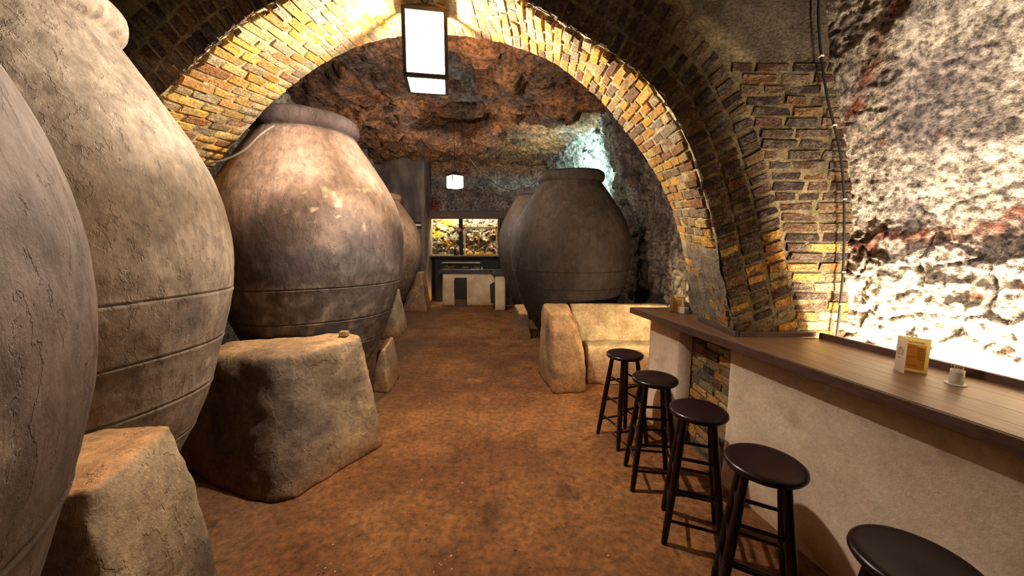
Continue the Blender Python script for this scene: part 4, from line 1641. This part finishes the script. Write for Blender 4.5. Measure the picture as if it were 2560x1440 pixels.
for k in range(9):
    bm = bmesh.new()
    bmesh.ops.create_icosphere(bm, subdivisions=2, radius=.034)
    for v in bm.verts:
        if v.co.z > .02:
            v.co.z *= 1.4
    o = bm_obj('garlic_head', bm, M['sausage'], t, True)
    o.location = (-.06 + .055 * (k % 3) + random.uniform(-.01, .01), -.02, 1.985 - .055 * (k // 3))

# bread on the back shelf, bottles, glasses
def loaf(name, lab, x, y, z, sx, sy, sz, rz, group, cat='bread'):
    bm = bmesh.new()
    bmesh.ops.create_icosphere(bm, subdivisions=3, radius=1.0)
    for v in bm.verts:
        n = .10 * math.sin(5 * v.co.x + x * 9) * math.cos(4 * v.co.y)
        v.co = Vector((v.co.x * sx * (1 + n), v.co.y * sy * (1 + n), max(v.co.z, -.45) * sz * (1 + n * .8) + .45 * sz))
    o = bm_obj(name, bm, M['bread'], None, True)
    o.location = (x, y, z)
    o.rotation_euler = (0, 0, rz)
    return tag(o, lab, cat, group)


loaf('bread_loaf', 'round yellow loaf nearest the post on the niche shelf', -1.20, 10.5, 1.332, .10, .08, .075, .2, 'loaves in the right niche')
loaf('bread_loaf', 'middle yellow loaf on the niche shelf', -.98, 10.46, 1.332, .07, .07, .062, .6, 'loaves in the right niche')
loaf('bread_loaf', 'peaked bread piece beside the middle loaf on the niche shelf', -.85, 10.52, 1.332, .045, .06, .085, 1.2, 'loaves in the right niche')
loaf('bread_loaf', 'long yellow loaf at the right on the niche shelf', -.64, 10.5, 1.332, .125, .07, .065, -.1, 'loaves in the right niche')
M['bottle_dark'] = plain('dark_bottle_glass', lin(32, 22, 18), .12)
M['jug_brown'] = plain('brown_glaze', lin(96, 52, 36), .35)


def bottle(lab, x, y, mat, h=.24, r=.035, group=None, name='bottle'):
    t = thing(name, lab, 'bottle', (x, y, 1.331), 0, group)
    lathe('body', [(.0001, 0), (r, 0), (r, h * .58), (r * .8, h * .68), (r * .36, h * .78), (r * .34, h * .95), (r * .42, h * .95), (r * .42, h), (.0001, h)], mat, t, 20)
    lathe('cap', [(.0001, h + .001), (r * .44, h + .001), (r * .44, h + .022), (.0001, h + .022)], M['white'], t, 14)
    return t


for k, x in enumerate((-1.93, -1.83, -1.73)):
    bottle(['clear bottle at the left of three on the niche shelf', 'clear bottle in the middle of three on the niche shelf', 'clear bottle at the right of three on the niche shelf'][k], x, 10.36, M['glass'], .17, .036, 'clear bottles in the left niche')
bottle('dark brown bottle with a long neck in the left niche', -1.60, 10.34, M['bottle_dark'], .24, .04)
t = thing('clay_jug', 'squat reddish brown jug behind the dark bottle in the left niche', 'jug', (-1.60, 10.56, 1.331))
lathe('body', [(.0001, 0), (.06, 0), (.085, .04), (.09, .08), (.07, .13), (.045, .15), (.05, .165), (.042, .165), (.038, .15), (.0001, .14)], M['jug_brown'], t, 24)
ORD = ['leftmost', 'second from the left', 'third from the left', 'fourth from the left', 'fifth from the left', 'sixth from the left']
for k in range(6):
    x = -2.25 + k * .047
    o = lathe('drinking_glass', [(.0001, 0), (.014, 0), (.017, .055), (.0155, .055), (.013, .004), (.0001, .004)], M['glass'], None, 14)
    o.location = (x, 10.30 + .03 * (k % 2), 1.331)
    tag(o, 'small clear drinking glass, ' + ORD[k] + ' in the row on the niche shelf', 'glass', 'row of small glasses in the left niche')

# bar counter of the far end
bar = thing('far_bar_counter', 'white plastered L-shaped bar counter with dark worktop at the far end', 'counter')


def bar_col(co, no):
    c = mix(lin(214, 190, 152), lin(192, 164, 126), sstep(-.3, .3, fbm(co, 3, 4, seed=511)))
    return mix(c, lin(160, 116, 76), sstep(.2, 0, co[:, 2]) * .6)


o = pillar_mesh('front_base', [(-1.87, 9.67), (-.40, 9.67), (-.40, 9.95), (-1.87, 9.95)], [(-1.85, 9.67), (-.40, 9.67), (-.40, 9.95), (-1.85, 9.95)], 0, .885, M['plaster'], bar_col, .03, .005, 512, 2)
o.parent = bar
o = pillar_mesh('side_base', [(-.42, 8.95), (-.16, 8.95), (-.16, 9.75), (-.42, 9.75)], [(-.42, 8.95), (-.16, 8.95), (-.16, 9.75), (-.42, 9.75)], 0, .885, M['plaster'], bar_col, .03, .005, 513, 2)
o.parent = bar
M['slab'] = paint('dark_worktop', base=lin(58, 52, 54), rough=.4, det=20, amt=.3, bump=.1, bscale=30)
prism('worktop', [(-1.92, 9.60), (-.56, 9.60), (-.50, 9.50), (-.50, 8.90), (-.1, 8.90), (-.1, 10.0), (-1.92, 10.0)], .888, .966, M['slab'], bar, .006)


def bin_box(label, loc, rz):
    t = thing('wall_bin', label, 'bin', loc, rz, 'black boxes on the far bar')
    bm = bmesh.new()
    V = [(-.16, -.11, 0), (.16, -.11, 0), (.16, 0, 0), (-.16, 0, 0), (-.16, -.13, .46), (.16, -.13, .46), (.16, 0, .53), (-.16, 0, .53)]
    vs = [bm.verts.new(v) for v in V]
    for f in ((0, 3, 2, 1), (0, 1, 5, 4), (1, 2, 6, 5), (2, 3, 7, 6), (3, 0, 4, 7)):
        bm.faces.new([vs[i] for i in f])
    o = bm_obj('body', bm, M['dark'], t)
    md = o.modifiers.new('thickness', 'SOLIDIFY')
    md.thickness = .008
    box('back_rim', (-.162, -.012, .52), (.162, .002, .545), M['dark'], t)
    return t


bin_box('open black box mounted on the front of the far bar', (-1.36, 9.665, .215), 0)
bin_box('open black box mounted on the side return of the far bar', (-.425, 9.28, .16), -math.pi / 2)
tag(box('plinth_box', (-1.52, 9.56, 0), (-1.20, 9.664, .20), M['daub'], None, .004, 2, lin(96, 70, 52)), 'low brown box on the floor under the black box of the far bar', 'box')

case = thing('display_case', 'long glass food display case on the far bar worktop', 'display case', (0, 0, .967))
box('tray', (-1.86, 9.66, 0), (-.85, 9.93, .012), M['steel'], case, .002)
box('front_pane', (-1.86, 9.662, .012), (-.85, 9.666, .175), M['glass'], case)
box('back_pane', (-1.86, 9.924, .012), (-.85, 9.928, .175), M['glass'], case)
box('side_pane', (-1.862, 9.666, .012), (-1.858, 9.924, .175), M['glass'], case)
box('side_pane', (-.852, 9.666, .012), (-.848, 9.924, .175), M['glass'], case)
box('top_rail', (-1.865, 9.655, .175), (-.845, 9.93, .200), M['steel'], case, .003)
for j, (x0, lab, n) in enumerate(((-1.62, 'heap of yellow fritters on a tray at the left in the display case', 9), (-1.27, 'heap of fried pieces on a tray in the middle of the display case', 6), (-.99, 'heap of pale slices on a tray at the right in the display case', 6))):
    t = thing('food_tray', lab, 'food', (x0, 9.79, .980), 0, 'trays of food in the display case')
    wdt = .17 if j == 0 else .115
    box('dish', (-wdt, -.09, 0), (wdt, .09, .018), M['steel'], t, .003)
    for k in range(n):
        bm = bmesh.new()
        bmesh.ops.create_icosphere(bm, subdivisions=2, radius=1)
        for v in bm.verts:
            v.co = Vector((v.co.x * .05, v.co.y * .035, v.co.z * .02))
        o = bm_obj('piece', bm, M['bread'] if j < 2 else M['sausage'], t, True)
        o.location = (random.uniform(-wdt + .05, wdt - .05), random.uniform(-.05, .05), .036 + .022 * (k // 3))
        o.rotation_euler = (random.uniform(-.4, .4), random.uniform(-.4, .4), random.uniform(0, 3))
s_ = lathe('salt_shaker', [(.0001, 0), (.02, 0), (.019, .045), (.010, .06), (.009, .085), (.0001, .09)], M['white'], None, 16)
s_.location = (-.80, 9.72, .967)
tag(s_, 'small white shaker beside the display case on the far bar', 'shaker')
t = thing('picture_sign', 'small black sign with a white strip on the grey pier', 'sign', (-2.40, 9.585, 2.04))
box('board', (-.16, -.02, 0), (.06, 0, .17), M['dark'], t, .003)
box('white_strip', (-.12, -.023, .07), (.05, -.019, .12), M['white'], t)
spot_bowl('small warm bulb low behind the end of the far bar', (-1.66, 10.16, .082), PASSAGE_W, (1.0, .7, .32), .035)

# ================================================================== CABLES
WALLC = [(1.83, 2.345, 3.4), (1.80, 2.34, 3.107), (1.846, 2.335, 2.775), (1.909, 2.33, 2.523), (1.998, 2.325, 2.264), (2.044, 2.325, 2.071), (2.081, 2.325, 1.799), (2.107, 2.325, 1.493), (2.113, 2.325, 1.23), (2.112, 2.325, 1.0)]
pts = catmull(np.array(WALLC), 60)
cb = tag(tube('electric_cable', pts, .0065, M['cable'], None, 8), 'black cable running down the corner between the brick arch and the pale rock', 'cable')
for z in (2.78, 2.4, 1.95, 1.5, 1.3):
    i = int(np.argmin(np.abs(pts[:, 2] - z)))
    box('clip', tuple(pts[i] - [.011, .009, .004]), tuple(pts[i] + [.011, .009, .004]), M['white'], cb)
a, b = np.array([-.90, 7.1, 3.40]), np.array([.95, 9.0, 3.55])
pts = [tuple(a + (b - a) * t + np.array([0, 0, -1.1 * 4 * t * (1 - t) * .62])) for t in np.linspace(0, 1, 30)]
tag(tube('slack_cable', pts, .007, M['cable'], None, 6), 'slack cable swagged from the far lantern across to the right wall', 'cable')
pts = catmull(np.array([(-2.62, 2.95, 2.02), (-2.36, 2.9, 2.27), (-2.2, 2.92, 2.32), (-2.07, 2.95, 2.40), (-1.98, 3.0, 2.52), (-1.93, 3.1, 2.62)]), 30)
tag(tube('arch_cable', pts, .008, plain('grey_cable', lin(120, 112, 100), .6), None, 8), 'grey cable crossing the bricks between the second and third left jars', 'cable')

# ================================================================== GRIT ON THE FLOOR
V, Fc, Cc = [], [], []
for k in range(900):
    x, y = random.uniform(-1.4, 1.2), random.uniform(.9, 6.5)
    if random.random() < .35:
        x = -1.0 + random.gauss(0, .35)
        y = random.uniform(.9, 2.4)
    if x < (-1.2 if y < 1.9 else -.98) or (y > 4 and not -1.2 < x < 0):
        continue
    z = float(floor_z(np.array([[x]]), np.array([[y]]))[0, 0])
    r = random.uniform(.002, .007)
    b0 = len(V)
    for sx, sy, sz in ((1, 0, 0), (-1, 0, 0), (0, 1, 0), (0, -1, 0), (0, 0, 1), (0, 0, -1)):
        V.append((x + sx * r * random.uniform(.6, 1.5), y + sy * r * random.uniform(.6, 1.5), z + r * .3 + sz * r * .6))
    for f in ((0, 2, 4), (2, 1, 4), (1, 3, 4), (3, 0, 4), (2, 0, 5), (1, 2, 5), (3, 1, 5), (0, 3, 5)):
        Fc.append(tuple(b0 + i for i in f))
    c_ = random.choice([lin(206, 176, 136), lin(170, 132, 92), lin(120, 84, 56), lin(98, 70, 50)])
    Cc += [c_] * 6
o = mesh_py('floor_grit', V, Fc, M['daub'], None, False, np.array(Cc))
tag(o, 'scattered crumbs and grit on the trodden earth floor', 'grit', None, 'stuff')
